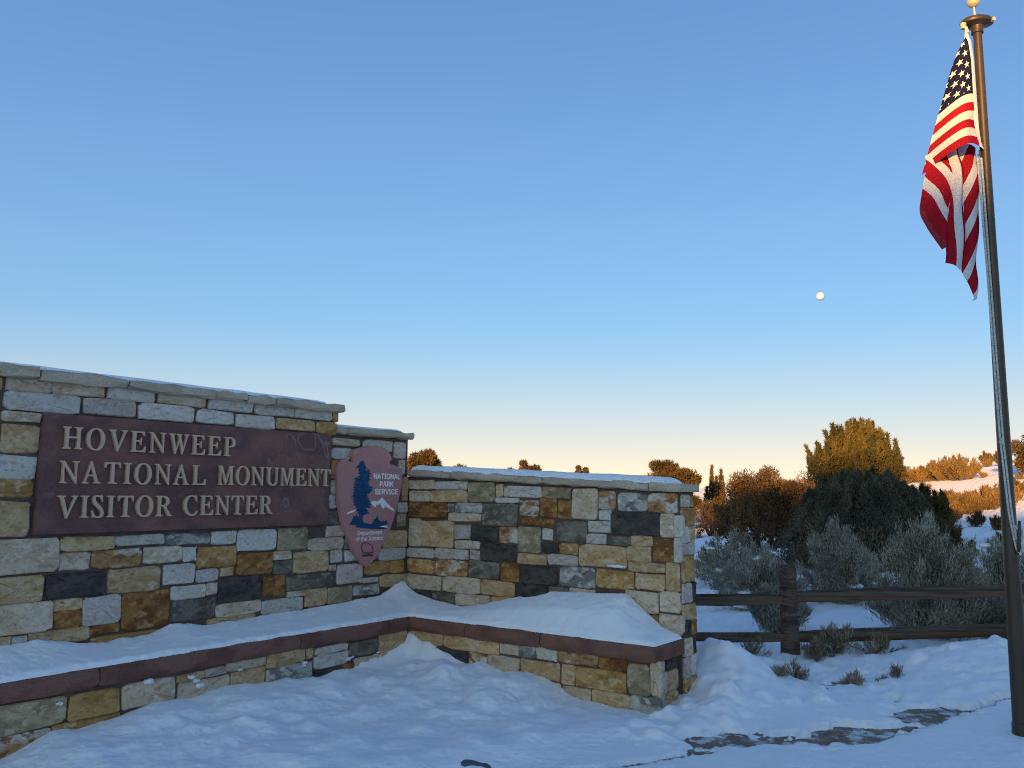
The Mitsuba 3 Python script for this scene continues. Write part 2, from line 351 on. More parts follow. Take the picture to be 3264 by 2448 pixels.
RIGHT_STONES = '''b 5510 5840 1625 1709;w 5098 5492 1626 1695;b 5563 5830 1507 1601;t 5099 5545 1508 1608;s 4775 5086 1517 1686;t 4676 4753 1563 1667;w 4261 4664 1561 1652;w 4502 4763 1510 1549;r 5340 5832 1351 1495;x 5262 5328 1412 1483;x 4925 5238 1412 1495;b 4934 5326 1330 1398;g 4514 4912 1295 1492;m 4286 4485 1396 1532;r 4090 4261 1393 1542;r 3946 4078 1380 1529;s 3960 4246 1554 1644;b 3692 3934 1385 1633;b 5675 5838 1072 1338;t 5263 5663 1077 1318;p 5058 5245 1169 1294;k 4737 5046 1158 1283;m 4515 4715 1149 1283;r 4297 4463 1316 1378;r 4128 4285 1308 1367;s 4265 4502 1076 1296;w 4143 4244 1193 1284;g 3796 4093 1186 1357;b 4947 5237 1075 1146;k 4535 4934 978 1133;k 4074 4244 1091 1165;o 3878 4062 1084 1161;t 3417 3863 990 1164;w 5500 5851 965 1050;p 5077 5479 976 1063;p 4946 5054 981 1056;t 4198 4508 976 1061;p 3883 4183 983 1067;o 5496 5841 828 942;m 5092 5471 817 958;g 4711 5063 816 966;r 4491 4683 813 964;k 4092 4475 809 957;x 3718 4058 811 970;b 5408 5829 668 801;b 4936 5377 670 804;t 4542 4918 675 801;k 4192 4526 691 797;g 3976 4172 717 788;b 3718 3964 727 794;k 5522 5756 579 652;g 5232 5510 555 656;b 4806 5220 550 658;o 4552 4789 561 663;m 3515 3672 1470 1618;x 3221 3483 1459 1600;m 2954 3208 1454 1598;w 3557 3668 1378 1454;w 3557 3781 1275 1365;w 3604 3781 1180 1254;k 3109 3543 1266 1442;b 2990 3097 1264 1442;g 3374 3590 1176 1248;t 3180 3361 1182 1254;r 3000 3168 1063 1236;w 2916 2978 1263 1429;w 2936 2988 1067 1251;t 3192 3405 1056 1164;t 3073 3394 980 1044;t 3077 3325 840 959;o 3351 3703 830 968;t 2944 3061 850 1051;b 3131 3419 657 818;b 2947 3117 674 828;b 2927 3119 512 656;o 3134 3328 493 632;t 2948 3196 392 481'''
BRIGHT_STONES = '''t 4974 5355 269 376;t 4364 4956 266 366;b 4164 4352 284 378;x 4000 4152 282 374;w 3795 3983 281 369;m 3419 3774 282 374;r 3168 3400 278 361;b 5107 5334 149 241;k 4707 5071 114 252;m 4501 4674 138 250;b 4159 4481 113 254;t 3767 4144 131 263;t 3627 3746 117 270;o 3173 3608 124 266;b 3486 3733 -11 105;t 3150 3470 -21 112;s 2980 3156 136 346;b 2897 2968 144 373;x 2900 3138 -29 117;b 3758 4128 -9 116;t 4158 4474 -27 95'''
BLEFT_STONES = '''t 5445 5788 219 372;t 5468 5793 66 203;g 5090 5424 230 342;w 4724 5071 303 356;w 4716 5075 196 291;t 4635 4696 293 370;t 4259 4619 276 382;x 4262 4697 152 264;b 5159 5456 116 207;r 5033 5147 122 184;k 4716 5017 96 176;b 3913 4247 303 371;t 3952 4245 178 291;b 3533 3937 176 285;p 3738 3901 299 345;t 3519 3726 297 339;s 2329 2759 190 353;o 2780 3104 189 337;b 3128 3507 191 343;m 2341 2680 62 172;o 2692 3123 80 177'''



def stone_mesh(w, h, depth, seed):
    """One squared rubble stone, centred, face towards +z."""
    g = np.random.default_rng(seed)
    n = 16
    th = (np.arange(n) + .5 + .35 * (g.random(n) - .5)) * 2 * np.pi / n
    e = .17 + .10 * g.random()
    x = np.sign(np.cos(th)) * np.abs(np.cos(th)) ** e
    y = np.sign(np.sin(th)) * np.abs(np.sin(th)) ** e
    w, h = w + .011, h + .011
    jit = min(.007, .06 * min(w, h))
    ox, oy = x * w / 2 + (g.random(n) - .5) * 2 * jit, y * h / 2 + (g.random(n) - .5) * 2 * jit
    r = min(.008, .09 * min(w, h))
    ix, iy = ox - np.sign(x) * r * np.minimum(1, np.abs(x) ** 3), oy - np.sign(y) * r * np.minimum(1, np.abs(y) ** 3)
    mx, my = ix * .55, iy * .55
    tilt = (g.random(2) - .5) * .016
    zz = lambda a, b, k: depth + (g.random(n) - .5) * k + tilt[0] * a / w + tilt[1] * b / h
    V = [np.stack([ox, oy, np.full(n, -.02)], 1), np.stack([ox, oy, zz(ox, oy, .003) - .008], 1), np.stack([ix, iy, zz(ix, iy, .005)], 1), np.stack([mx, my, zz(mx, my, .013)], 1), np.array([[0, 0, depth + .004 * (g.random() - .3)]])]
    v = np.vstack(V)
    f = []
    for k in range(3):
        for i in range(n):
            a, b = k * n + i, k * n + (i + 1) % n
            f += [[a, b, b + n], [a, b + n, a + n]]
    f += [[3 * n + i, 3 * n + (i + 1) % n, 4 * n] for i in range(n)]
    return trimesh.Trimesh(v, f, process=False)


SEED = [100]
FRAMES = {'y': np.array([[1, 0, 0], [0, 0, -1], [0, 1, 0]]).T, 'x': np.array([[0, -1, 0], [-1, 0, 0], [0, 0, 1]])}


def place(mesh, face, s, z, at):
    """Stone centred at s along the wall and z up on the face at coordinate at. 'y': faces -y, s is x. 'x': faces -x, s is y. 'X': faces +x."""
    v = np.array(mesh.vertices)
    if face == 'y':
        out = np.stack([v[:, 0] + s, at - v[:, 2], v[:, 1] + z], 1)
    elif face == 'x':
        out = np.stack([at - v[:, 2], s - v[:, 0], v[:, 1] + z], 1)
    else:
        out = np.stack([at + v[:, 2], s + v[:, 0], v[:, 1] + z], 1)
    return trimesh.Trimesh(out, mesh.faces, process=False)


def stone(parent, face, s0, s1, z0, z1, kind, at):
    SEED[0] += 1
    g = np.random.default_rng(SEED[0])
    m = place(stone_mesh(s1 - s0, z1 - z0, .012 + .016 * g.random(), SEED[0]), face, (s0 + s1) / 2, (z0 + z1) / 2, at)
    m = trimesh.graph.smooth_shade(m, angle=math.radians(28), facet_minarea=None)
    v = np.array(m.vertices)
    uv = np.stack([KINDS.index(kind) * 8 + 4 + (v[:, 0] + v[:, 1]) % 3 * .9 if False else KINDS.index(kind) * 8 + 4 + (v[:, 0] if face == 'y' else v[:, 1]) - (s0 + s1) / 2, (SEED[0] - 100) * 8 + 4 + v[:, 2] - (z0 + z1) / 2], 1)
    obj('stone', m, 'stone', parent, smooth=True, uv=uv)


def from_list(parent, text, face, at):
    for it in text.split(';'):
        k, a, b, c, d = it.split()
        stone(parent, face, int(a) / 1000, int(b) / 1000, int(c) / 1000, int(d) / 1000, k, at)


def courses(parent, face, s0, s1, z0, z1, at, seed, mean=.3, kinds='tbbtwosp'):
    g = np.random.default_rng(seed)
    z = z0
    while z < z1 - .05:
        h = min(.09 + .13 * g.random(), z1 - z)
        if z1 - z - h < .06:
            h = z1 - z
        s = s0
        while s < s1 - .03:
            w = min(mean * (.6 + .9 * g.random()), s1 - s)
            if s1 - s - w < .06:
                w = s1 - s
            stone(parent, face, s + .006, s + w - .006, z + .006, z + h - .006, kinds[g.integers(len(kinds))], at)
            s += w
        z += h


def slab(s0, s1, d0, d1, z0, z1, seed, rough=.006, along='x', zslope=0.0, n=None):
    """A long slab with broken edges: s along the wall, d the depth (front edge d0), z0..z1."""
    g = np.random.default_rng(seed)
    n = n or max(4, int((s1 - s0) / .09))
    sec = np.array([[0, .25], [0, .75], [.04, 1], [.5, 1], [1, 1], [1, 0], [.5, 0], [.05, 0]])
    rings = []
    dx = np.cumsum(g.normal(0, rough * .6, n)) * .4
    dx -= np.linspace(dx[0], dx[-1], n)
    for i in range(n):
        u = i / (n - 1)
        s = s0 + (s1 - s0) * u
        q = sec + 0
        d = d0 + (d1 - d0) * q[:, 0] + np.where(q[:, 0] < .1, dx[i] + g.normal(0, rough * .5, 8), 0)
        z = z0 + (z1 - z0) * q[:, 1] + zslope * (s - s0) + np.where((q[:, 0] < .1), g.normal(0, rough * .6, 8), 0)
        ends = .006 if i in (0, n - 1) else 0
        z = z + np.where(q[:, 1] > .5, -ends, ends)
        rings.append(np.stack([np.full(8, s), d, z], 1) if along == 'x' else np.stack([d, np.full(8, s), z], 1))
    return loft(rings)


# --- tall sign wall with its lower pier
wall = thing('stone_sign_wall', 'tall tan and white stone wall that carries the dark red name slab', 'wall')
obj('core', join([box(1.85, 5.285, YW + .010, YW + .30, -.3, 2.318), box(5.285, 6.255, YW + .0102, YW + .2998, -.3, 2.112), box(6.255, XW + .2702, YW + .0104, YW + .2996, -.3, 1.745)]), 'mortar', wall)
from_list(wall, LEFT_STONES, 'y', YW + .012)
courses(wall, 'y', 1.87, 2.36, .48, 2.30, YW + .012, 41)
courses(wall, 'X', YW + .02, YW + .29, 2.19, 2.305, 5.282, 42)
J = [1.80, 2.657, 3.266, 3.986, 4.288, 4.565, 5.335]
for i in range(6):
    obj('coping_slab', slab(J[i] + .006, J[i + 1] - .006, YW - .062 - .006 * (i % 3), YW + .36, 2.314 - .004 * i, 2.386 - .003 * i + .004 * (i % 2), 60 + i, .011), 'coping_stone', wall, smooth=35)
obj('coping_slab', slab(5.292, 5.40, YW - .055, YW + .34, 2.112, 2.180, 70, .008), 'coping_stone', wall, smooth=35)
obj('coping_slab', slab(5.408, 6.268, YW - .060, YW + .34, 2.111, 2.182, 71, .010), 'coping_stone', wall, smooth=35)

# --- low wing wall, its top falling towards the path
wing = thing('stone_wing_wall', 'low wing wall of mixed dark, rust and tan stones right of the arrowhead', 'wall')
WTOP = lambda y: 1.745 + (y - 5.83) * .0478
ring = lambda y: np.array([[XW + .010, y, -.3], [XW + .010, y, WTOP(y) + .004], [XW + .27, y, WTOP(y) + .004], [XW + .27, y, -.3]])
obj('core', loft([ring(YW + .009), ring(2.942)]), 'mortar', wing)
from_list(wing, RIGHT_STONES, 'x', XW + .012)
courses(wing, 'y', XW + .02, XW + .26, .0, 1.59, 2.945, 43, .17, 'tbbrtowpk')
J = [5.83, 5.26, 4.209, 3.181, 2.90]
for i in range(4):
    a, b = J[i + 1] + .005, J[i] - .005
    obj('coping_slab', slab(a, b, XW - .055, XW + .31, WTOP(a) + .004, WTOP(a) + .072, 80 + i, .009, 'y', .0478), 'coping_stone', wing, smooth=35)

# --- benches in front of both
bench = thing('stone_bench', 'long low stone bench under the name slab with red sandstone cap', 'bench')
obj('core', box(1.85, XW - .002, YB + .010, YW + .002, -.3, .366), 'mortar', bench)
from_list(bench, BLEFT_STONES.replace('X', ''), 'y', YB + .012)
courses(bench, 'y', 1.86, 2.30, .03, .36, YB + .012, 44)
J = [1.8, 2.95, 4.55, 5.52, 5.772]
for i in range(4):
    obj('cap_slab', slab(J[i] + .004, J[i + 1] - .004, YB - .040, YW + .009, .366, .490, 90 + i, .004), 'red_sandstone', bench, smooth=35)
bench2 = thing('stone_bench', 'short stone bench below the wing wall ending at the paved path', 'bench')
obj('core', box(XB + .010, XW + .002, 2.975, YB + .008, -.3, .3655), 'mortar', bench2)
from_list(bench2, BRIGHT_STONES, 'x', XB + .012)
courses(bench2, 'y', XB + .02, XW - .02, -.05, .36, 2.978, 45, .17, 'gtbpkto')
J = [5.83, 4.70, 3.93, 2.915]
for i in range(3):
    obj('cap_slab', slab(J[i + 1] + .004, J[i] - .004, XB - .040, XW + .009, .3665, .4905, 95 + i, .004, 'y'), 'red_sandstone', bench2, smooth=35)

# --- snow lying on the benches and copings
BL = np.array([[1.8, .60], [2.566, .622], [2.74, .632], [2.849, .627], [3.089, .568], [3.258, .552], [3.542, .575], [3.721, .618], [4.058, .584], [4.503, .59], [4.979, .603], [5.487, .628], [5.902, .642], [6.161, .683], [6.28, .75]])
BR = np.array([[2.9, .515], [3.0, .54], [3.08, .57], [3.186, .65], [3.279, .717], [3.374, .786], [3.418, .798], [3.793, .786], [4.192, .732], [4.354, .704], [4.756, .622], [5.114, .55], [5.422, .596], [5.732, .654], [5.84, .75]])


def bench_snow(x, y, lap):
    dl, dr_ = y - (YB - .036), x - (XB - .036)
    tl, tr = np.clip(dl / .50, 0, 1), np.clip(dr_ / .49, 0, 1)
    f = .030 + .022 * n2(x, y, 3, 51)
    z = .492 + f + np.maximum((np.interp(x, BL[:, 0], BL[:, 1]) - .49 - f) * tl ** 1.35, (np.interp(y, BR[:, 0], BR[:, 1]) - .49 - f) * np.sqrt(np.clip(1.25 * tr, 0, 1)) * ss(-.05, .3, tr)) * (1 + .10 * n2(x, y, 5, 52))
    return z + .050 * n2(x, y, 4.2, 55) * np.minimum(1, 2 * np.maximum(tl, tr)) + .022 * n2(x, y, 9, 53) + .018 * n2(x, y, 24, 54, 2)


def skirt_sheet(top, inset, floor):
    """A snow sheet from a grid of top points: its rim rounds down to the floor height."""
    P = top.copy()
    n, m = P.shape[:2]
    i, j = np.meshgrid(np.arange(n), np.arange(m), indexing='ij')
    edge = np.minimum(np.minimum(i, n - 1 - i), np.minimum(j, m - 1 - j))
    k = np.array([0, .62, .88, .97, 1.0])[np.minimum(edge, 4)]
    P[..., 2] = floor + (P[..., 2] - floor) * k
    return grid_mesh(P)


u = np.linspace(0, 1, 210)
xs = 1.82 + (XW + .006 - 1.82) * u
ysl = np.concatenate([[0, .006, .016, .03], np.linspace(.05, .47, 22), [.485, .495, .505, .511]])
X, D = np.meshgrid(xs, ysl, indexing='ij')
lap = .022 * n2(X, X * 0, 9, 61) + .022 * np.maximum(0, n2(X, X * 0, 24, 65)) + .024 * n2(X, X * 0, 2.2, 62)
Y = YB - .036 + D + (lap + .014) * (1 - np.clip(D / .3, 0, 1))
m1 = skirt_sheet(np.stack([X, Y, bench_snow(X, Y, 0)], -1), 0, .4885)
ys = 2.925 + (YB + .03 - 2.925) * np.linspace(0, 1, 140)
Yg, D = np.meshgrid(ys, ysl * .955, indexing='ij')
lap = .022 * n2(Yg, Yg * 0, 9, 63) + .018 * np.maximum(0, n2(Yg, Yg * 0, 24, 66)) + .016 * n2(Yg, Yg * 0, 2.2, 64)
Xg = XB - .036 + D + (lap + .012) * (1 - np.clip(D / .3, 0, 1))
Zg = bench_snow(Xg, Yg, 0)
m2 = skirt_sheet(np.stack([Xg, Yg, Zg], -1)[:, ::-1], 0, .4887)
m1.faces, m2.faces = m1.faces[:, ::-1], m2.faces
obj('bench_snow', join([m1, m2]), 'snow_material', smooth=True, kind='stuff', label='thick drifted snow lying on both stone benches')


def strip_snow(s0, s1, d0, d1, zf, thick, along, seed, k=80):
    s, d = np.meshgrid(np.linspace(s0, s1, k), np.linspace(0, 1, 12), indexing='ij')
    dd = d0 + (d1 - d0) * d + .014 * n2(s, s * 0, 7, seed) * (1 - d)
    z = zf(s) + thick * (1 + .5 * n2(s, d, 4, seed + 1))
    P = np.stack([s, dd, z], -1) if along == 'x' else np.stack([dd, s, z], -1)
    m = skirt_sheet(P, 0, 0)
    k_ = np.minimum(np.minimum(*np.meshgrid(np.minimum(np.arange(k), k - 1 - np.arange(k)), np.minimum(np.arange(12), 11 - np.arange(12)), indexing='ij')), 4)
    P[..., 2] = zf(s) - .006 + (z - zf(s) + .006) * np.array([0, .62, .88, .97, 1.0])[k_]
    m = grid_mesh(P)
    m.faces = m.faces[:, ::-1] if along == 'x' else m.faces
    return m


obj('coping_snow', strip_snow(1.80, 5.18, YW - .045, YW + .33, lambda s: 2.384 - .0035 * (s - 1.8), .034, 'x', 71), 'snow_material', smooth=True, kind='stuff', label='thin snow on top of the tall sign wall')
obj('coping_snow', strip_snow(5.30, 6.14, YW - .040, YW + .32, lambda s: 2.180 + 0 * s, .028, 'x', 73, 40), 'snow_material', smooth=True, kind='stuff', label='thin snow on top of the arrowhead pier')
obj('coping_snow', strip_snow(3.02, 5.82, XW - .046, XW + .31, lambda s: WTOP(s) + .071, .050, 'y', 75), 'snow_material', smooth=True, kind='stuff', label='white snow along the sloping top of the wing wall')
clumps = []
for k, (x, z, r) in enumerate(((3.30, .345, .028), (3.62, .318, .024), (3.66, .285, .022), (3.69, .25, .026), (4.02, .305, .016), (4.62, .262, .022), (4.615, .24, .016), (5.08, .225, .022), (5.12, .235, .018), (5.42, .228, .014), (2.72, .31, .02))):
    s_ = trimesh.creation.icosphere(subdivisions=2, radius=1)
    s_.vertices = s_.vertices * [r * 1.25, .016, r * .55] * (1 + 1.1 * (meshkit.noise(s_.vertices * 2.5 + k * 3.3)[:, None] - .5)) + [x, YB - .006, z]
    clumps.append(s_)
for k, (y, z) in enumerate(((3.62, .53), (5.45, .0))):
    s_ = trimesh.creation.icosphere(subdivisions=2, radius=1)
    s_.vertices = s_.vertices * [.022, .09, .012] + [XW - .012, 3.505, 1.005] if k == 0 else s_.vertices * [.02, .03, .02] + [XB - .01, 4.72, .42]
    clumps.append(s_)
obj('joint_snow', join(clumps), 'snow_material', smooth=True, kind='stuff', label='small clumps of snow caught on the bench and wall joints')

# ---------------------------------------------------------------- the name slab and its letters
GLYPHS = {'H':['0 991 11 1013 418 1011 421 962 346 948 315 914 309 585 347 569 723 569 746 575 750 591 745 883 714 937 616 962 614 1007 1031 1009 1031 962 944 941 920 893 923 193 926 117 941 76 966 56 1053 39 1055 -9 638 -7 636 38 731 59 751 107 751 457 730 489 311 485 314 110 348 60 441 38 443 -11 26 -9 26 38 117 59 138 103 136 815 123 913 79 948 8 961'],'O':['0 515 23 660 50 734 77 787 170 904 239 960 323 1004 420 1030 519 1034 620 1019 718 983 790 938 860 875 906 815 961 712 993 594 1001 502 993 409 954 269 899 163 835 85 766 29 689 -8 599 -31 476 -34 383 -20 295 11 203 66 122 144 36 293 7 399','197 510 205 377 234 260 283 162 366 78 464 38 568 42 658 92 728 179 769 270 794 374 797 594 760 755 732 816 640 922 561 958 490 966 416 948 342 901 275 818 236 734 208 626'],'V':['0 995 12 1013 423 1007 422 967 334 944 322 893 470 242 825 883 825 935 801 951 724 961 716 1007 1033 1013 1045 1005 1044 963 982 937 921 854 419 -33 370 -25 149 888 107 940 9 961'],'E':['0 991 11 1013 786 1008 809 784 799 771 762 775 712 884 641 926 573 937 349 937 311 915 309 572 462 572 517 583 549 597 576 630 595 710 638 711 646 682 635 335 594 339 563 444 529 482 475 496 311 496 314 124 333 79 390 63 567 63 674 81 768 131 814 190 852 282 893 287 903 248 870 -10 25 -8 26 38 117 59 139 114 136 815 123 913 79 948 8 961'],'N':['0 991 11 1013 220 1013 238 1002 788 276 782 894 752 940 650 961 641 1004 653 1013 992 1008 992 963 904 941 877 879 876 -31 825 -26 230 761 239 95 281 52 367 39 376 -3 364 -13 25 -8 26 38 113 59 139 114 140 840 135 881 117 910 76 944 8 961'],'W':['0 991 11 1013 422 1007 424 966 339 948 322 900 462 294 662 764 617 913 565 951 494 961 494 1010 895 1007 891 963 819 948 803 897 939 305 1155 876 1150 931 1114 951 1044 961 1041 1004 1054 1013 1355 1013 1371 971 1302 937 1254 860 899 -31 849 -25 697 625 426 -19 413 -34 381 -34 361 4 155 874 114 934 8 964'],'P':['0 991 11 1013 444 1013 552 998 627 971 695 927 770 822 795 719 786 640 746 567 703 528 646 497 553 471 310 462 318 100 336 69 364 52 461 39 469 18 459 -12 24 -6 25 37 117 59 140 121 136 815 133 876 116 924 79 948 9 960','306 868 312 545 361 532 457 540 557 583 595 642 605 710 586 805 550 870 509 908 463 930 358 944 316 926'],'A':['0 26 7 41 93 63 145 114 658 1014 675 1034 715 1032 938 108 974 63 1078 39 1088 -7 665 -10 660 38 737 49 762 89 711 327 371 320 288 174 255 84 277 52 368 35 364 -12 15 -13','615 751 590 713 419 406 695 406'],'T':['0 999 13 1013 854 1007 880 770 869 739 830 743 796 848 745 908 662 933 543 933 533 915 540 110 575 56 698 39 706 14 698 -11 229 -7 226 38 332 59 360 129 361 908 341 933 225 933 137 912 85 864 61 751 16 746 1 775'],'I':['0 995 12 1013 428 1005 426 962 338 941 314 893 316 171 330 83 369 52 444 39 453 0 445 -12 25 -5 27 38 118 59 140 114 137 815 124 913 80 948 5 961'],'L':['0 999 13 1013 421 1005 415 961 364 955 326 933 309 875 317 120 334 83 396 63 584 63 721 88 782 128 811 168 856 290 897 294 909 274 886 -10 28 -9 23 37 121 63 140 114 135 862 113 928 81 948 6 961'],'M':['0 981 14 1013 282 1013 297 1004 599 269 883 1008 1175 1010 1177 963 1089 941 1064 882 1068 203 1079 87 1123 52 1199 39 1201 -8 798 -13 786 -5 789 34 872 59 892 107 890 770 589 -5 556 -13 538 3 222 778 225 135 255 65 286 49 356 39 362 -3 350 -13 21 -10 19 38 104 56 130 107 137 825 131 898 117 924 80 948 6 960'],'U':['0 991 11 1013 444 1007 447 963 352 941 322 875 333 261 370 170 442 99 526 67 625 63 702 84 776 146 803 230 811 320 801 862 767 935 735 951 663 960 654 1001 668 1013 1013 1008 1017 962 944 951 904 900 901 255 867 111 800 23 681 -27 494 -31 359 11 241 100 181 198 155 302 147 880 117 938 10 959'],'S':['0 843 17 922 50 968 144 1023 275 1034 452 995 487 1030 528 1025 567 727 557 710 520 715 480 820 432 888 340 951 294 962 213 951 174 922 157 853 169 798 208 736 307 639 515 467 606 341 639 233 640 160 618 87 582 38 539 4 459 -27 369 -34 257 -20 123 16 106 9 88 -29 46 -25 1 295 6 325 51 322 99 202 162 119 224 70 282 45 354 34 433 59 470 100 484 190 460 264 409 332 137 564 57 656 13 744'],'R':['0 991 11 1013 518 1009 655 972 749 904 794 840 821 754 813 646 742 557 612 497 874 123 940 60 1014 39 1015 -9 776 -10 443 473 334 482 310 474 319 106 353 56 454 39 457 -7 26 -9 26 38 111 56 140 111 136 815 133 876 116 924 79 948 9 960','310 554 440 551 515 565 569 590 617 641 634 724 614 809 544 897 470 930 388 940 335 933 315 915'],'C':['0 529 20 671 67 782 142 886 241 967 351 1016 457 1034 581 1027 731 987 755 994 774 1023 812 1022 822 1005 841 706 789 707 740 841 696 895 649 930 596 951 521 962 434 948 331 890 248 784 198 626 198 471 237 318 290 217 352 145 465 74 601 52 706 78 792 131 876 233 923 207 925 184 823 52 702 -16 604 -34 516 -34 358 -1 261 47 195 95 97 206 29 347 4 449']}

SHEAR = {'V': .12, 'A': .19, 'W': .07, 'M': .03, 'N': .02}
NARROW = {'A': .92, 'W': .92, 'M': .93, 'H': .97}


def extrude(poly, depth):
    gs = [g for g in getattr(poly, 'geoms', [poly]) if g.area > 1e-8]
    return join([trimesh.creation.extrude_polygon(g, depth, engine='earcut') for g in gs])


def upright(mesh, y):
    """From (x, up, out) to the sign wall: out becomes -y from the plane y."""
    v = np.array(mesh.vertices)
    return trimesh.Trimesh(np.stack([v[:, 0], y - v[:, 2], v[:, 1]], 1), mesh.faces[:, ::-1] if False else mesh.faces, process=False)


sign = thing('name_sign', 'dark red polished stone slab with raised bronze lettering naming the visitor center', 'sign')
PANEL_Y = YW - .018
edge = Polygon([(2.697, 1.298), (5.209, 1.302), (5.209, 2.103), (2.703, 2.102)])
P0 = extrude(edge.buffer(-.004), .034)
obj('slab', upright(P0, PANEL_Y + .016), 'polished_slab', sign)
GL = {}
for ch, rings in GLYPHS.items():
    pts = [np.array(list(map(int, r.split())), float).reshape(-1, 2) for r in rings]
    for q in pts:
        q[:, 0] -= SHEAR.get(ch, 0) * q[:, 1]
    lo, hi = pts[0][:, 0].min(), pts[0][:, 0].max()
    for q in pts:
        q[:, 0] = (q[:, 0] - lo) * NARROW.get(ch, 1)
    GL[ch] = Polygon(pts[0], pts[1:])
CAP = .146


def word(text, x0, x1, base):
    w = [GL[c].bounds[2] / 1000 * CAP for c in text]
    sq = .90
    gap = (x1 - x0 - sq * sum(w)) / (len(text) - 1)
    x = x0
    for c, wi in zip(text, w):
        g = affinity.translate(affinity.scale(GL[c], CAP / 1000 * sq, CAP / 1000, origin=(0, 0)), x, base)
        m = upright(extrude(g, .016), PANEL_Y - .030)
        back = upright(extrude(g.buffer(-.003), .013), PANEL_Y - .0175)
        obj('letter', join([m, back]), 'bronze_letter', sign)
        x += wi * sq + gap


word('HOVENWEEP', 2.829, 4.186, 1.867)
word('NATIONAL', 2.823, 3.935, 1.638)
word('MONUMENT', 4.040, 5.196, 1.642)
word('VISITOR', 2.822, 3.664, 1.407)
word('CENTER', 3.757, 4.577, 1.409)

# ---------------------------------------------------------------- arrowhead emblem
ARROW = '5588 2006 5692 2023 5800 2019 5883 1995 5939 1972 5969 1938 5977 1904 5943 1878 5957 1863 6043 1842 6112 1815 6131 1765 6123 1676 6102 1577 6078 1490 6055 1412 6026 1339 5984 1248 5928 1164 5870 1081 5813 989 5749 946 5690 900 5642 925 5566 985 5506 1061 5452 1159 5399 1247 5359 1321 5338 1400 5315 1476 5298 1574 5283 1711 5282 1811 5304 1857 5346 1884 5402 1886 5440 1866 5472 1865 5476 1891 5459 1946 5467 1975 5524 1990'
TREE = '5586 1883 5603 1867 5621 1839 5630 1783 5658 1800 5675 1793 5680 1760 5671 1741 5676 1699 5656 1689 5664 1665 5708 1637 5712 1614 5696 1595 5651 1571 5659 1552 5687 1510 5701 1492 5689 1449 5640 1446 5678 1412 5665 1388 5614 1380 5602 1348 5623 1315 5715 1294 5747 1312 5753 1340 5779 1344 5795 1379 5806 1344 5827 1329 5862 1309 5874 1333 5889 1309 5912 1334 5941 1288 5869 1280 5829 1272 5932 1250 5871 1245 5684 1255 5542 1270 5516 1280 5547 1289 5446 1296 5476 1332 5499 1382 5512 1363 5530 1400 5551 1349 5562 1395 5528 1428 5540 1451 5508 1469 5494 1497 5483 1529 5484 1575 5495 1612 5491 1645 5505 1677 5506 1719 5529 1715 5560 1734 5552 1772 5541 1804 5521 1832 5543 1842 5552 1865'
SNOWCAP = '5713 1505 5740 1510 5800 1502 5853 1540 5895 1509 5930 1481 5973 1451 6015 1432 6023 1412 5988 1420 5925 1447 5911 1447 5896 1471 5877 1430 5842 1467 5834 1491 5801 1472 5787 1482 5762 1451 5741 1468 5714 1477'
SNOWCAP2 = '5410 1404 5453 1419 5512 1432 5510 1419 5466 1405 5417 1392'
WATER = '5822 1274 5941 1280 5911 1268 5935 1255 5870 1266'
poly = lambda s: Polygon(np.array(list(map(float, s.split()))).reshape(-1, 2) / 1000)
scene['emblem_board'] = diffuse(lambda p, n, uv: mix((.56, .27, .235), (.46, .215, .19), fbm(p.x * 5, p.y, p.z * 5)) * (.82 + .34 * noise(p.x * 120, p.y * 120, p.z * 120)))
scene['emblem_blue'] = diffuse(lambda p, n, uv: mix((.032, .095, .18), (.020, .06, .13), noise(p.x * 40, p.y, p.z * 40)) * (.75 + .5 * noise(p.x * 150, 0, p.z * 150)))
scene['emblem_white'] = diffuse((.92, .89, .84))
scene['emblem_line'] = diffuse((.085, .050, .085))
badge = thing('arrowhead_sign', 'pinkish red arrowhead shaped emblem board with blue tree and white lettering on the pier', 'sign')
AY = YW - .050
outline = poly(ARROW).buffer(.012).buffer(-.024).buffer(.012)
bm = trimesh.util.concatenate([extrude(outline, .030), affinity and extrude(outline.buffer(-.005), .036)])
obj('board', upright(bm, AY + .036), 'emblem_board', badge)
tp = poly(TREE).buffer(0)
ge = np.random.default_rng(3)
for zc in np.arange(1.405, 1.83, .026):
    row = tp.intersection(LineString([(5.4, zc), (5.8, zc)]))
    if row.is_empty:
        continue
    xa, _, xb, _ = row.bounds
    for sx, x0 in ((-1, xa), (1, xb)):
        r = .012 + .020 * ge.random()
        tp = tp.union(Polygon([(x0 - sx * .02, zc + .016), (x0 + sx * r, zc - .012), (x0 - sx * .02, zc - .010)]))
        tp = tp.difference(Polygon([(x0 + sx * .03, zc - .012), (x0 - sx * (.012 + .02 * ge.random()), zc - .014), (x0 + sx * .03, zc - .021)]))
obj('tree_emblem', upright(extrude(tp, .003), AY), 'emblem_blue', badge, label='dark blue conifer silhouette on the emblem')
obj('mountain_emblem', upright(extrude(poly(SNOWCAP).buffer(0), .003), AY), 'emblem_white', badge, label='white snow peak on the emblem')
obj('mountain_emblem', upright(extrude(poly(SNOWCAP2), .003), AY), 'emblem_white', badge, label='small white snow slope left of the blue tree')
obj('water_emblem', upright(extrude(poly(WATER).buffer(0), .0035), AY - .003), 'emblem_white', badge)
buf = LineString([(5.607, 1.075), (5.606, 1.105), (5.618, 1.122), (5.650, 1.128), (5.690, 1.122), (5.728, 1.103), (5.748, 1.078), (5.752, 1.052), (5.745, 1.030), (5.722, 1.040), (5.705, 1.024), (5.690, 1.042), (5.672, 1.024), (5.660, 1.040), (5.640, 1.030), (5.622, 1.045), (5.607, 1.075)]).buffer(.0036)
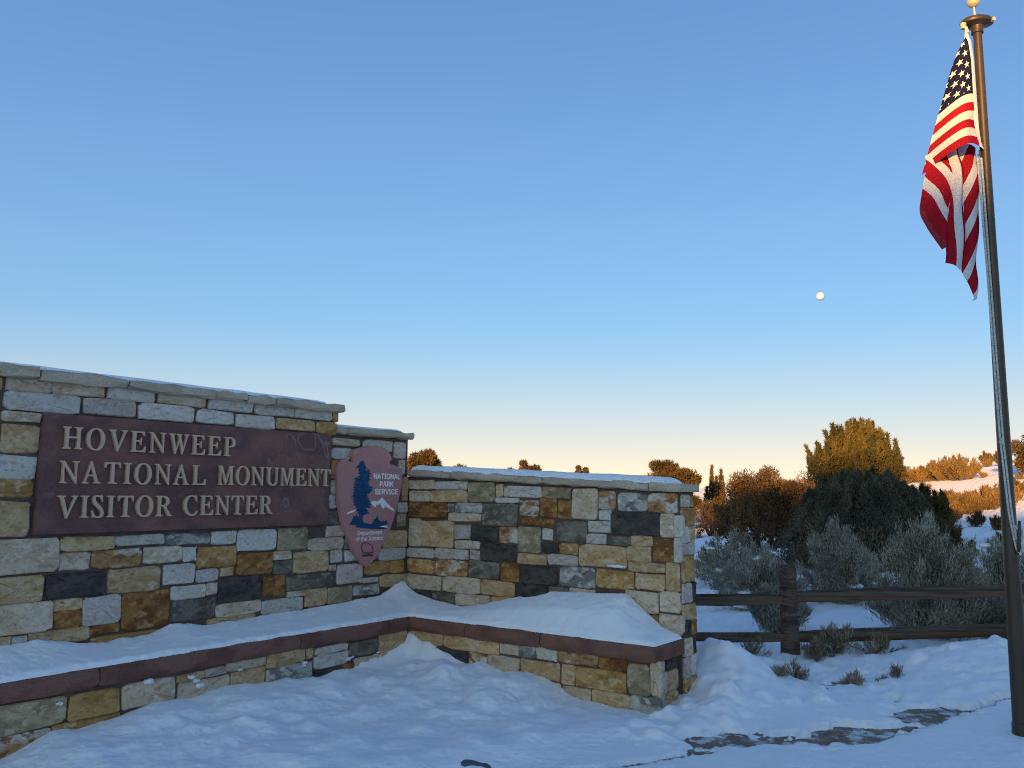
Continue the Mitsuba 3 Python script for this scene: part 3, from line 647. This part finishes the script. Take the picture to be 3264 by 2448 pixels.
ground_ = LineString([(5.618, 1.014), (5.66, 1.010), (5.70, 1.014), (5.748, 1.008)]).buffer(.008)
obj('bison_emblem', upright(extrude(buf.union(ground_), .003), AY), 'emblem_line', badge, label='thin dark bison outline near the tip')
for text, x0, x1, z, capz, bold in (('NATIONAL', 5.735, 6.092, 1.718, .048, True), ('PARK', 5.818, 6.002, 1.646, .048, True), ('SERVICE', 5.758, 6.065, 1.573, .048, True), ('Department', 5.553, 5.861, 1.200, .037, False), ('of the Interior', 5.528, 5.883, 1.147, .037, False)):
    m = meshkit.text_mesh(text, capz, .003, bold=bold)
    v = np.array(m.vertices)
    v[:, 0] = x0 + (v[:, 0] - v[:, 0].min()) * (x1 - x0) / (v[:, 0].max() - v[:, 0].min())
    v[:, 1] += z
    obj('lettering', upright(trimesh.Trimesh(v, m.faces, process=False), AY), 'emblem_white', badge, label=f'white words {text}')

# ---------------------------------------------------------------- split rail fence
fence = thing('split_rail_fence', 'weathered dark split rail fence behind the snow bank', 'fence')


def on_fence(b):
    p = FH * 8.75 + RH * b
    return p


def rail(b0, z0, b1, z1, r, seed, sag=0.0):
    n = 14
    u = np.linspace(0, 1, n)
    p = np.array([[*on_fence(b0 + (b1 - b0) * t), z0 + (z1 - z0) * t + sag * math.sin(math.pi * t)] for t in u])
    rr = r * (1 - .35 * np.maximum(0, np.abs(u - .5) * 2 - .75) / .25)
    return tube(p, rr, 9, .16, seed, 1.0)


def post(b, top, seed):
    c = on_fence(b)
    z = np.array([-.3, .1, .35, .6, .85, top - .02, top])
    return tube([[c[0] + .008 * math.sin(9 * q), c[1], q] for q in z], [.098, .095, .088, .084, .082, .080, .070], 10, .10, seed)


for b_, top, seed in ((.40, .84, 1), (2.79, .89, 2), (5.62, .98, 3)):
    obj('post', post(b_, top, seed), 'wood', fence, smooth=40)
for b0, z0, b1, z1, r, seed in ((.30, .52, 2.88, .555, .062, 11), (.32, .165, 2.90, .19, .058, 12), (2.70, .575, 5.70, .68, .066, 13), (2.70, .185, 5.72, .315, .060, 14), (5.55, .68, 8.3, .74, .062, 15), (5.55, .31, 8.3, .36, .058, 16)):
    obj('rail', rail(b0, z0, b1, z1, r, seed), 'rail_wood', fence, smooth=40)

# ---------------------------------------------------------------- flagpole
pole = thing('flagpole', 'tall dark bronze flagpole with white rope at the right of the path', 'flagpole')
PB = np.array([6.728 - .020 * RH[0], .704 - .020 * RH[1]])


def pt(off, z, toward=0.0):
    q = PB + RH * off - FH * toward
    return [q[0], q[1], z]


def lathe(prof, sides=28):
    th = np.arange(sides) * 2 * np.pi / sides
    return loft([[[PB[0] + r * math.cos(t), PB[1] + r * math.sin(t), z] for t in th] for r, z in prof])


obj('shaft', lathe([(.062, -.2), (.062, .12), (.056, .125), (.054, .6), (.048, 1.3), (.043, 2.0), (.038, 3.0), (.033, 4.0), (.029, 5.0)]), 'pole_bronze', pole, smooth=40)
tr = lathe([(.040, 4.955), (.040, 5.005), (.043, 5.01), (.060, 5.018), (.084, 5.026), (.088, 5.040), (.074, 5.062), (.045, 5.080), (.016, 5.088), (.012, 5.092)], 30)
tv = np.array(tr.vertices)
rel = tv - np.array([*PB, 0])
along = rel[:, :2] @ np.array(RH)
tv[:, :2] += np.outer(along * .35 * (tv[:, 2] > 5.012), RH)
tr.vertices = tv
obj('truck', tr, 'pole_bronze', pole, smooth=40)
obj('pulley', tube([pt(-.105, 5.025, .01), pt(-.105, 4.985, .01)], [.022, .018], 10), 'gold_ball', pole, smooth=40)
obj('bolt', tube([pt(.085, 5.03, .05), pt(.085, 5.03, .075)], .014, 8), 'gold_ball', pole)
obj('finial_stem', tube([pt(-.01, 5.085), pt(-.014, 5.165)], .007, 8), 'rope', pole, smooth=40)
ball = trimesh.creation.uv_sphere(.043, count=[20, 28])
ball.apply_translation(pt(-.016, 5.203))
obj('finial_ball', ball, 'gold_ball', pole, smooth=True)


def rope(pts, r=.007, seed=1):
    p = np.array(pts, float)
    n = max(8, int(np.linalg.norm(np.diff(p, axis=0), axis=1).sum() / .03))
    s = np.concatenate([[0], np.cumsum(np.linalg.norm(np.diff(p, axis=0), axis=1))])
    q = np.stack([np.interp(np.linspace(0, s[-1], n), s, p[:, k]) for k in range(3)], 1)
    for _ in range(3):
        q[1:-1] = (q[:-2] + 2 * q[1:-1] + q[2:]) / 4
    return tube(q, r, 6)


obj('rope', rope([pt(-.074, 3.99, .03), pt(-.062, 3.2, .04), pt(-.050, 2.0, .045), pt(-.030, 1.5, .055), pt(.002, 1.24, .062), pt(.018, 1.20, .066), pt(.028, 1.25, .066), pt(.018, 1.33, .066), pt(.026, 1.40, .066)]), 'rope', pole, smooth=40)
obj('rope', rope([pt(-.052, 3.99, .04), pt(-.046, 3.2, .043), pt(-.032, 2.0, .048), pt(-.012, 1.5, .058), pt(.010, 1.28, .064), pt(.024, 1.22, .068), pt(.040, 1.30, .066), pt(.052, 1.38, .064), pt(.034, 1.42, .07), pt(.012, 1.36, .07)]), 'rope', pole, smooth=40)
obj('rope', rope([pt(-.010, 1.40, .064), pt(.006, 1.43, .074), pt(.020, 1.36, .078), pt(.040, 1.26, .074), pt(.050, 1.22, .068), pt(.036, 1.20, .074), pt(.022, 1.28, .08), pt(.010, 1.40, .078), pt(.03, 1.43, .072)], .008), 'rope', pole, smooth=40)
kn = trimesh.creation.icosphere(subdivisions=2, radius=.016)
kn.vertices = kn.vertices * [1, 1, 1.5] * (1 + .35 * (meshkit.noise(kn.vertices * 90)[:, None] - .5)) + pt(-.045, 1.97, .05)
obj('rope_knot', kn, 'rope', pole, smooth=True)
obj('cleat', join([tube([pt(.012, 1.22, .05), pt(.014, 1.26, .075), pt(.018, 1.34, .075), pt(.022, 1.44, .085)], [.010, .014, .013, .009], 8), tube([pt(.015, 1.31, .04), pt(.016, 1.31, .08)], .014, 8)]), 'pole_bronze', pole, smooth=40)

# ---------------------------------------------------------------- flag
flag = thing('flag', 'stars and stripes flag hanging limp from the flagpole, upper part sunlit', 'flag')


def flag_print(p, n, uv):
    u, v = uv.x, uv.y
    k = dr.floor(v * 13)
    red = (k - 2 * dr.floor(k / 2)) < .5
    c = dr.select(red, mi.Color3f(.34, .013, .022), mi.Color3f(.64, .61, .58))
    R, ri, s36 = .034, .034 * .40, math.sin(math.radians(36))
    star = mi.Bool(False)
    for ox, oy in ((.063, .054), (0., 0.)):
        x = u - ox - .126 * dr.round((u - ox) / .126)
        y = v - oy - .108 * dr.round((v - oy) / .108)
        rr = dr.sqrt(x * x + y * y)
        a = dr.atan2(x, -y) / math.radians(72)
        a = dr.abs(a - dr.round(a)) * math.radians(72)
        star |= rr < R * ri * s36 / (ri * dr.sin(math.radians(36) - a) + R * dr.sin(a))
    star &= (v > .03) & (v < .52) & (u > .03)
    canton = (v < 7 / 13) & (u < .76)
    c = dr.select(canton, dr.select(star, mi.Color3f(.70, .67, .63), mi.Color3f(.014, .016, .044)), c)
    c = dr.select(u < 0, mi.Color3f(.82, .79, .74), c)
    return c


scene['flag_cloth'] = two({'type': 'diffuse', 'reflectance': mikit.proc(flag_print)})
RE = np.array([[0, -.112, 4.946], [.08, -.090, 4.876], [.24, -.078, 4.727], [.53, -.078, 4.467], [.74, -.078, 4.283], [.93, -.068, 4.115], [1, -.050, 4.052]])
LE = np.array([[4.90, -.130], [4.884, -.140], [4.816, -.174], [4.696, -.222], [4.51, -.275], [4.347, -.323], [4.215, -.361], [4.054, -.405], [3.983, -.426], [3.90, -.448]])[::-1]
n1, n2_ = 46, 70
S, V = np.meshgrid(np.linspace(0, 1, n1), np.linspace(0, 1, n2_), indexing='ij')
ro, rz = .02 + np.interp(V, RE[:, 0], RE[:, 1]), np.interp(V, RE[:, 0], RE[:, 2])
lz = 4.90 - V * 1.0 - .02 * np.sin(np.pi * V)
lo = .02 + np.interp(lz, LE[:, 0], LE[:, 1])
Wd = np.maximum(ro - lo, .02)
off = ro + (lo - ro) * S
zz = rz + (lz - rz) * S + .62 * Wd * S * (1 - S) * (.35 + .65 * V)
tw = .035 + Wd * (.32 * np.sin(np.pi * np.clip(S * 1.02, 0, 1)) - .25 * S ** 3) + .012 * np.sin(S * 9 + V * 3) * V
tw += .010 * np.sin(V * 21 + S * 5) * np.exp(-((S - .12) / .12) ** 2) * ss(.5, .8, V)
FU = -.072 + (Wd * 1.16 / .89 + .072) * S
P1 = np.stack([PB[0] + RH[0] * off - FH[0] * tw, PB[1] + RH[1] * off - FH[1] * tw, zz], -1)
ms, uvs = [grid_mesh(P1)], [np.stack([FU.reshape(-1), np.minimum(V, .9995).reshape(-1)], 1)]


def edge_curve(pts, n):
    p = np.array(pts, float)
    s = np.concatenate([[0], np.cumsum(np.linalg.norm(np.diff(p, axis=0), axis=1))])
    t = np.linspace(0, s[-1], n)
    q = np.stack([np.interp(t, s, p[:, 0]), np.interp(t, s, p[:, 1])], 1)
    for _ in range(2):
        q[1:-1] = (q[:-2] + 2 * q[1:-1] + q[2:]) / 4
    return q


# the fly hangs below as three pleats; pleat outlines in units of 0.71 mm from a corner 0.45 m left of the pole
LOBES = [([(255, 120), (236, 310), (205, 500), (170, 690), (180, 770), (270, 910), (350, 1020), (410, 1110)], [(520, 60), (490, 240), (470, 500), (434, 720), (418, 890), (414, 1000), (412, 1112)], (220, 540, .872, -.49), (-.005, .045), .03),
         ([(420, 40), (440, 230), (450, 500), (428, 700), (413, 900), (408, 1200), (398, 1272)], [(570, 20), (572, 190), (574, 600), (594, 900), (602, 1100), (594, 1220), (556, 1342)], (425, 250, 1.0, -.05), (.05, .045), .045),
         ([(540, 20), (550, 190), (566, 500), (594, 850), (598, 1100), (582, 1230), (560, 1340), (640, 1450), (690, 1550), (712, 1625)], [(785, 20), (785, 130), (776, 250), (776, 600), (770, 950), (752, 1230), (770, 1440), (765, 1550), (715, 1627)], (770, 480, .9, .43), (.035, -.005), .035)]
for le, re, (qx, qy, nx, ny), (da, db), bulge in LOBES:
    A, B = edge_curve(le, 60), edge_curve(re, 60)
    s = np.linspace(0, 1, 18)[:, None, None]
    Q = A[None] * (1 - s) + B[None] * s
    o = -.431 + (Q[..., 0] - 235) * .00071 - (Q[..., 1] - 340) * .00005
    z = 3.882 - (Q[..., 1] - 340) * .000717 - .00 * o
    s2 = np.broadcast_to(s[..., 0], Q.shape[:2])
    t_ = da + (db - da) * s2 + bulge * np.sin(np.pi * s2) + .008 * np.sin(Q[..., 1] / 90 + s2 * 4) - .06 * ss(330, 60, Q[..., 1])
    P = np.stack([PB[0] + RH[0] * o - FH[0] * t_, PB[1] + RH[1] * o - FH[1] * t_, z], -1)
    idx = 9 + ((Q[..., 0] - qx) * nx + (Q[..., 1] - qy) * ny) * .00071 / .0685
    idx = np.maximum(idx, 8.0) if qy == 540 else idx
    rf = .56 if qy == 250 else .60
    fj = idx / 2 - np.floor(idx / 2)
    idx = 2 * (np.floor(idx / 2) + np.where(fj < rf, fj * .5 / rf, .5 + (fj - rf) * .5 / (1 - rf)))
    ms.append(grid_mesh(P))
    uvs.append(np.stack([np.full(idx.size, 1.2), (idx.reshape(-1)) / 13], 1))
cloth = join(ms)
obj('cloth', cloth, 'flag_cloth', flag, smooth=True, uv=np.vstack(uvs))
obj('tie_rope', join([rope([pt(-.085, 4.99, .02), pt(-.098, 4.965, .03), pt(-.105, 4.93, .03), pt(-.108, 4.885, .03)], .008), rope([pt(-.095, 5.0, .02), pt(-.092, 4.96, .03), pt(-.090, 4.90, .03)], .006), rope([pt(-.092, 4.985, .02), pt(-.090, 4.94, .035)], .011)]), 'rope', flag, smooth=40)
obj('tie_hook', rope([pt(-.058, 4.05, .03), pt(-.052, 4.02, .035), pt(-.062, 4.0, .03), pt(-.070, 4.02, .03)], .006), 'pole_bronze', flag, smooth=40)

# ---------------------------------------------------------------- moon
scene['moon_rock'] = diffuse(lambda p, n, uv: mix((.46, .66, 1.0), (.37, .53, .82), smoothstep(.45, .62, fbm((p.x - 4100) * .09 + 7.3, (p.y - 1167) * .09 + 3.1, (p.z - 947) * .09 + 5.7, 3))))
tag_moon = thing('moon', 'small pale nearly full moon low in the blue sky left of the flag', 'moon')
mo = trimesh.creation.uv_sphere(20.0, count=[48, 64])
mo.apply_translation([4100, 1167.6, 947.4])
del labels[tag_moon]
scene['moon'] = mikit.ply(mo, 'moon_rock', smooth=True)
labels['moon'] = {'label': 'small pale nearly full moon low in the blue sky left of the flag', 'category': 'moon'}

# ---------------------------------------------------------------- plants
def unit(v):
    return v / (np.linalg.norm(v, axis=-1, keepdims=True) + 1e-9)


def blades(P, D, L, W, g):
    """One slim triangle per leaf: roots P, directions D, lengths L, widths W."""
    n = len(P)
    D = unit(D)
    side = unit(np.cross(D, unit(g.normal(size=(n, 3)))))
    L, W = np.broadcast_to(L, n)[:, None], np.broadcast_to(W, n)[:, None]
    v = np.stack([P - side * W / 2, P + side * W / 2, P + D * L], 1).reshape(-1, 3)
    return trimesh.Trimesh(v, np.arange(3 * n).reshape(-1, 3), process=False)


def twigs(lines, r0, r1):
    return join([tube(l, np.linspace(r0, r1, len(l)), 4) for l in lines])


def juniper(name, label, x, y, H, rx, n, seed, spires=26, leaf=.10, group=None, mat='juniper_leaf', lean=.0, category='tree', base=.0, shape=.55, wide=.42, power=3, var=.34, plumes=0):
    g = np.random.default_rng(seed)
    z0 = gz_at(x, y) - .05
    t = thing(name, label, category, group)
    Ps, Ds = [], []
    for k in range(spires):
        r, a = rx * .86 * math.sqrt((k + .5) / spires), 2.4 * k + g.random() * .5
        bx, by = r * math.cos(a), r * math.sin(a)
        h = H * (1 - shape * (r / rx) ** power) * (1.06 - var * g.random())
        m = int(n / spires * (h / H) * 1.15)
        u = g.random(m) ** .80
        zz = base * H + (h - base * H) * u
        rad = wide * rx / 1.65 * np.clip((1 - u) ** .80 * 1.3 * (1 + 1.2 * np.clip(.62 - u, 0, .4)) * (.35 + 1.3 * np.minimum(u, .5)), .02, 1) * np.sqrt(g.random(m)) * (.6 + .7 * meshkit.noise(np.stack([u * 7, u * 0 + k, u * 0], -1)))
        th = g.random(m) * 2 * np.pi
        q = np.stack([bx * (1 - .25 * u) + rad * np.cos(th) + lean * u * u, by * (1 - .25 * u) + rad * np.sin(th), zz], 1)
        Ps.append(q)
        Ds.append(np.stack([np.cos(th) * .55, np.sin(th) * .55, .9 + .3 * g.random(m)], 1) + .45 * g.normal(size=(m, 3)))
    for k in range(plumes):
        r, a = rx * .92 * math.sqrt((k + .5) / plumes), 2.4 * k + g.random()
        h = H * (1 - shape * (r / rx) ** power) * (.80 + .10 * g.random())
        m, hh = 420, .30 + .42 * g.random()
        u = g.random(m) ** .8
        th, wob = g.random(m) * 2 * np.pi, g.random(2) - .5
        rad = (.06 + .10 * (1 - u) ** .8) * np.sqrt(g.random(m)) * (1.05 - u) * 1.3
        Ps.append(np.stack([r * math.cos(a) * (1 + .12 * u) + rad * np.cos(th) + .30 * wob[0] * u * u, r * math.sin(a) * (1 + .12 * u) + rad * np.sin(th) + .30 * wob[1] * u * u, h - .12 * H + hh * 1.2 * u], 1))
        Ds.append(np.stack([np.cos(th) * .4, np.sin(th) * .4, 1.0 + 0 * u], 1) + .35 * g.normal(size=(m, 3)))
    P, D = np.vstack(Ps), np.vstack(Ds)
    obj('crown', blades(P + [x, y, z0], D, leaf * (.6 + .8 * g.random(len(P))), leaf * .30, g), mat, t)
    ls = []
    for k in range(6):
        a = 1.05 * k
        ls.append([[x, y, z0 - .2], [x + .15 * rx * math.cos(a), y + .15 * rx * math.sin(a), z0 + .3 * H], [x + .4 * rx * math.cos(a), y + .4 * rx * math.sin(a), z0 + .7 * H * (1 - .25)]])
    obj('trunk', join([tube(l, [.10 * H / 3, .05 * H / 3, .015 * H / 3], 6, .15, k) for k, l in enumerate(ls)]), 'bark', t, smooth=40)
    return t


def pinyon(name, label, x, y, ztop, W, n, seed, leaf=.2, clusters=22, trunk=.25, mat='pinyon_leaf', group=None, top=.5):
    """A round, open crown of leaf clumps on a branching trunk."""
    g = np.random.default_rng(seed)
    z0 = gz_at(x, y) - .05
    H = (ztop - z0) / 1.02
    t = thing(name, label, 'tree', group)
    C, R = [], []
    hc = min(H * (1 - trunk), 1.15 * W)
    for k in range(clusters):
        d = unit(g.normal(size=3))
        rr = .30 + .70 * g.random() ** .6
        C.append(np.array([d[0] * rr * W / 2, d[1] * rr * W / 2, H - hc * (.56 - .46 * d[2] * rr)]))
        R.append((.11 + .10 * g.random()) * W)
    C, R = np.array(C), np.array(R)
    k = g.integers(clusters, size=n)
    o = unit(g.normal(size=(n, 3))) * (g.random(n) ** .45)[:, None]
    P = C[k] + o * R[k][:, None] * [1, 1, .8]
    P, o = P[P[:, 2] > .02], o[P[:, 2] > .02]
    obj('crown', blades(P + [x, y, z0], o + [0, 0, .5] + .6 * g.normal(size=P.shape), leaf * (.6 + .8 * g.random(len(P))), leaf * .34, g), mat, t)
    ls = [[[x, y, z0 - .2], [x + .05 * W, y, z0 + H * .3], [x, y + .04 * W, z0 + H * .75]]] + [[[x, y, z0 + H * .18], [x + c[0] * .5, y + c[1] * .5, z0 + c[2] * .75], [x + c[0], y + c[1], z0 + c[2]]] for c in C[:9]]
    obj('trunk', join([tube(l, np.array([.035, .022, .008]) * H * (1 if i == 0 else .45), 6, .15, i) for i, l in enumerate(ls)]), 'bark', t, smooth=40)
    return t


def sage(name, label, x, y, H, W, n, seed, mat='sage_leaf', leaf=.06, stems=60, group=None, snow=0, flat=.0, category='shrub', stem_part=True):
    """Grey upright sprigs that spread from one root; snow: tufts of snow caught in it."""
    g = np.random.default_rng(seed)
    z0 = gz_at(x, y) - .04
    t = thing(name, label, category, group)
    a, rr = g.random(stems) * 2 * np.pi, np.sqrt(g.random(stems))
    lump = .72 + .56 * meshkit.noise(np.stack([np.cos(a) * 2.2 + 9 * seed, np.sin(a) * 2.2, rr * 2], -1))
    top = np.stack([rr * np.cos(a) * W / 2, rr * np.sin(a) * W / 2, H * (1 - (.72 - flat) * rr ** 2.2) * lump], 1)
    k = g.integers(stems, size=n)
    u = .12 + .88 * g.random(n) ** .7
    mid = top[k] * np.stack([u ** .75, u ** .75, u], 1)
    sp = (.10 * H + .03) * (1.15 - .85 * u)
    P = mid + g.normal(size=(n, 3)) * sp[:, None] * .62
    P[:, 2] = np.maximum(P[:, 2], .01)
    D = unit(top[k]) * .7 + np.array([0, 0, .75]) + .45 * g.normal(size=(n, 3))
    obj('foliage', blades(P + [x, y, z0], D, leaf * (.6 + .8 * g.random(n)), leaf * .20, g), mat, t)
    if stem_part:
        ls = [[[x, y, z0], [x + q[0] * .45, y + q[1] * .45, z0 + q[2] * .5], [x + q[0] * .95, y + q[1] * .95, z0 + q[2] * .97]] for q in top[:24]]
        obj('stem', twigs(ls, .012 * H + .002, .003), 'bark', t)
    if snow:
        cl = []
        for _ in range(snow):
            q = P[g.integers(n)]
            s_ = trimesh.creation.icosphere(subdivisions=2, radius=1)
            s_.vertices = s_.vertices * (np.array([.10, .10, .035]) * (.45 + 1.1 * g.random())) * (1 + .7 * (meshkit.noise(s_.vertices * 2.3 + g.random() * 9)[:, None] - .5)) + q + [x, y, z0 + .01]
            cl.append(s_)
        obj('caught_snow', join(cl), 'snow_material', t, smooth=True, kind='stuff')
    return t


# the big juniper and the trees beside it
juniper('juniper', 'tall juniper with pointed upright shoots lit orange behind the dark rounded one', 21.95, 5.55, 3.06, 1.16, 80000, 3, 60, .095, shape=.34, wide=.36, power=3, var=.16, plumes=62)
juniper('juniper', 'dark rounded juniper in shade behind the sagebrush, only its top fringe lit', 17.82, 4.42, 1.84, 1.72, 150000, 9, 120, .07, mat='dark_juniper_leaf', shape=.50, wide=.40, power=3.2, var=.14)
juniper('juniper', 'narrow dark juniper edge leaning out right of the rounded juniper', 20.3, 3.75, 1.75, .75, 26000, 4, 14, .085, wide=.5)


def brush_tree(name, label, x, y, H, W, n, seed):
    g = np.random.default_rng(seed)
    z0 = gz_at(x, y) - .05
    t = thing(name, label, 'tree')
    lines, tips = [], []

    def grow(p, d, l, depth):
        q = p + d * l * .5 + g.normal(size=3) * l * .06
        e = p + d * l + g.normal(size=3) * l * .10
        lines.append((p, q, e, depth))
        if depth == 0:
            tips.append((p, e))
            return
        for _ in range(3):
            grow(e, unit(d + g.normal(size=3) * np.array([.62, .62, .42])), l * .70, depth - 1)
    for k in range(7):
        a = 2 * np.pi * k / 7 + g.random()
        grow(np.array([0, 0, 0.]), unit(np.array([math.cos(a) * .9 * W / H, math.sin(a) * .9 * W / H, .75 + .5 * g.random()])), H * .36, 3)
    sc = np.array([W / 2, W / 2, H]) / np.maximum(1e-6, np.abs(np.array([e for _, e in tips])).max(0))
    lines = [(p * sc, q * sc, e * sc, d) for p, q, e, d in lines]
    tips = [(p * sc, e * sc) for p, e in tips]
    off_ = np.array([x, y, z0])
    obj('trunk', join([tube([p + off_, q + off_, e + off_], [.010 + .016 * d, .009 + .013 * d, .007 + .010 * d], 5) for p, q, e, d in lines]), 'bark', t)
    k = g.integers(len(tips), size=n)
    pa, pe = np.array([p for p, _ in tips])[k], np.array([e for _, e in tips])[k]
    u = g.random((n, 1)) * 1.15
    P = pa + (pe - pa) * u + g.normal(size=(n, 3)) * .075
    obj('crown', blades(P + off_, unit(pe - pa) + [0, 0, .4] + .7 * g.normal(size=(n, 3)), .09 * (.6 + .8 * g.random(n)), .028, g), 'brush_leaf', t)


pinyon('scrub_tree', 'broad brown scrub tree with lit top left of the junipers', 28.6, 9.85, 2.80, 2.9, 60000, 5, .09, 64, .02, mat='brush_leaf')
brush_tree('scrub_tree', 'bare dark scrub in shade with lit snow showing through its branches', 18.63, 6.75, 1.62, 2.1, 9000, 6)
brush_tree('scrub_tree', 'small bare scrub tree on the sunlit slope just right of the wing wall', 37.7, 16.1, 1.6, 1.8, 5000, 8)
# trees on the skyline
pinyon('pinyon_tree', 'round topped tree on the skyline above the right end of the wing wall', 44.0, 21.05, 3.85, 3.2, 24000, 11, .17, 34, .04)
juniper('skyline_juniper', 'thin pointed juniper on the skyline right of the wing wall end', 49.3, 20.65, 3.75, .95, 9000, 12, 9, .16, mat='pinyon_leaf', shape=.55, wide=.55, power=2, var=.3)
pinyon('pinyon_tree', 'bushy tree on the skyline beside the arrowhead pier', 41.1, 36.95, 4.75, 2.7, 20000, 13, .17, 30, .04)
pinyon('pinyon_tree', 'low side tree right of the bushy skyline tree by the pier', 43.2, 35.2, 3.6, 2.2, 8000, 14, .17, 14, .04)
pinyon('pinyon_tree', 'small round tree on the skyline above the middle of the wing wall', 49.0, 34.7, 4.1, 2.1, 14000, 15, .17, 22, .04)
pinyon('pinyon_tree', 'tiny pointed tree alone on the skyline', 68.4, 41.9, 4.35, 1.1, 4000, 16, .2, 8, .04)
pinyon('pinyon_tree', 'dark tree on the hill at the right edge behind the flagpole', 51.9, 3.9, 5.3, 2.6, 18000, 17, .17, 26, .04)
# sage brush behind and below the fence
sage('sagebrush', 'big pale grey sagebrush right behind the fence, left of the flagpole', 10.48, 1.92, 1.22, 1.36, 26000, 21, leaf=.060, stems=90)
sage('sagebrush', 'grey sagebrush behind the fence in front of the big juniper', 12.9, 3.55, 1.08, 1.45, 19000, 22, leaf=.065, stems=80, snow=5)
sage('sagebrush', 'dark low sagebrush with snow caught in it beside the wing wall', 11.75, 4.30, 0.86, 1.4, 15000, 23, leaf=.06, stems=70, snow=14)
sage('sagebrush', 'dull sagebrush behind the flagpole with snow tufts', 12.0, 1.30, .95, 1.05, 14000, 24, leaf=.06, stems=50, snow=7)
sage('sagebrush', 'small sagebrush just behind the fence post', 9.85, 3.42, .50, .75, 9000, 25, leaf=.055, stems=34, flat=.2)
sage('sagebrush', 'low dark sagebrush under the lower fence rail left of the flagpole', 10.9, 1.30, .42, .95, 8000, 26, leaf=.055, stems=40)
sage('sagebrush', 'faint grey sagebrush in the shade left of the big juniper', 14.6, 5.8, .9, 1.7, 15000, 27, leaf=.07, stems=60, snow=6)
sage('sagebrush', 'dark sprig shrub in the shaded snow right of the big juniper', 18.6, 2.95, .7, .8, 6000, 28, leaf=.09, stems=30, mat='brush_leaf')
# dry tufts poking through the snow bank
TUFT = [('dry tan tuft of twigs at the foot of the fence post', 8.62, 2.62, .20, .34, 1300), ('dry tuft with an upright twig in front of the fence post', 7.66, 2.52, .19, .30, 330), ('flat dry olive tuft left of the upright twig', 7.35, 2.60, .07, .34, 360),
        ('low grey tuft in the snow bank beside the path', 7.75, 2.02, .13, .26, 380), ('brown tuft in the snow near the bare path', 7.95, 1.86, .06, .14, 160), ('thin tuft on the left shoulder of the snow bank', 8.10, 1.78, .14, .12, 180),
        ('wispy tuft under the lower rail left of the fence post', 8.42, 3.18, .20, .32, 500), ('brown wispy tuft right of the fence post', 8.9, 2.50, .32, .52, 1300), ('grey wispy tuft under the lower rail', 9.1, 2.2, .26, .60, 1000), ('stiff dry sprig behind the snow bank by the flagpole', 9.6, .98, .45, .3, 600)]
for i, (lab, x, y, h, w, n) in enumerate(TUFT):
    sage('dry_tuft', lab, x, y, h, w, n, 60 + i, mat='dry_leaf', leaf=.038 + .03 * h, stems=12 + int(n / 160), category='plant')
# shrubs over the hill on the right
g0 = np.random.default_rng(5)
HILL = [(56.6, 10.7, .95, 1.6), (56.9, 10.0, 1.05, 1.6), (55.3, 9.1, 1.25, 1.8), (54.4, 8.4, 1.1, 1.5), (53.6, 7.8, 1.3, 1.9), (58.9, 9.2, 1.2, 1.5), (57.5, 11.6, .9, 1.4), (66.5, 8.2, .9, 1.0), (66.9, 7.4, .8, 1.2),
        (34.6, 5.65, .82, 1.8), (33.6, 6.05, .5, 1.1), (34.2, 4.80, .70, 1.0), (36.3, 4.55, .85, 1.2), (37.8, 4.1, .9, 1.2), (39.8, 4.05, .85, 1.0), (35.8, 6.25, .5, 1.1), (34.2, 5.3, .5, .8), (50.3, 3.4, 1.1, 1.4), (46.0, 3.0, 1.3, 1.5), (47.7, 2.3, 1.1, 1.4)]
for i, (x, y, h, w) in enumerate(HILL):
    where = 'in the row on the hill skyline' if i < 9 else 'in the row halfway down the snowy hill' if i < 17 else 'on the hill just right of the flagpole'
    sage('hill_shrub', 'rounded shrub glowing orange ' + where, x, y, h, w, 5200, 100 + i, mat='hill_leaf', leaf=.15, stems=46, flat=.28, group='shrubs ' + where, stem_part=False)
for i in range(46):
    if i < 30:
        x_, b_ = 0, 0
        a = 30 + 34 * g0.random()
        b_ = a * (.44 + .22 * g0.random())
    else:
        a = 44 + 36 * g0.random()
        b_ = a * (.20 + .10 * g0.random())
    p = FH * a + RH * b_
    hh = .18 + .28 * g0.random()
    sage('grass_clump', 'low dry clump poking through the sunlit snow ' + ('of the hill at the right' if i < 30 else 'beyond the wing wall end'), p[0], p[1], hh, hh * 2.2, 500, 200 + i, mat='hill_leaf', leaf=.13, stems=14, flat=.25, group='low clumps on the hill at the right' if i < 30 else 'low clumps beyond the wing wall end', stem_part=False, category='plant')
for i, (x, y, h, w) in enumerate(((31.0, 4.9, .4, .6), (28.5, 3.9, .42, .5), (27.0, 3.2, .35, .5), (24.3, 3.9, .35, .6), (22.6, 2.4, .4, .6))):
    sage('grass_clump', 'brown clump in the blue shaded snow below the sunlit hill', x, y, h, w, 1500, 260 + i, mat='brush_leaf', leaf=.09, stems=20, flat=.3, group='clumps in the shaded snow', stem_part=False, category='plant')
# a smooth dark stone just showing at the bottom of the view
bx = thing('boulder', 'smooth dark slate boulder just showing at the bottom edge of the view', 'rock')
s_ = trimesh.creation.icosphere(subdivisions=4, radius=1)
s_.vertices = s_.vertices * [.17, .23, .10] * (1 + .25 * (meshkit.noise(s_.vertices * 1.6)[:, None] - .5))
s_.apply_transform(trimesh.transformations.rotation_matrix(.3, [0, 0, 1]))
s_.apply_translation([4.03, 3.25, -.045])
scene['slate'] = diffuse((.12, .125, .15))
scene.pop(bx, None)
lab = labels.pop(bx)
scene['boulder'] = mikit.ply(s_, 'slate', smooth=True)
labels['boulder'] = lab
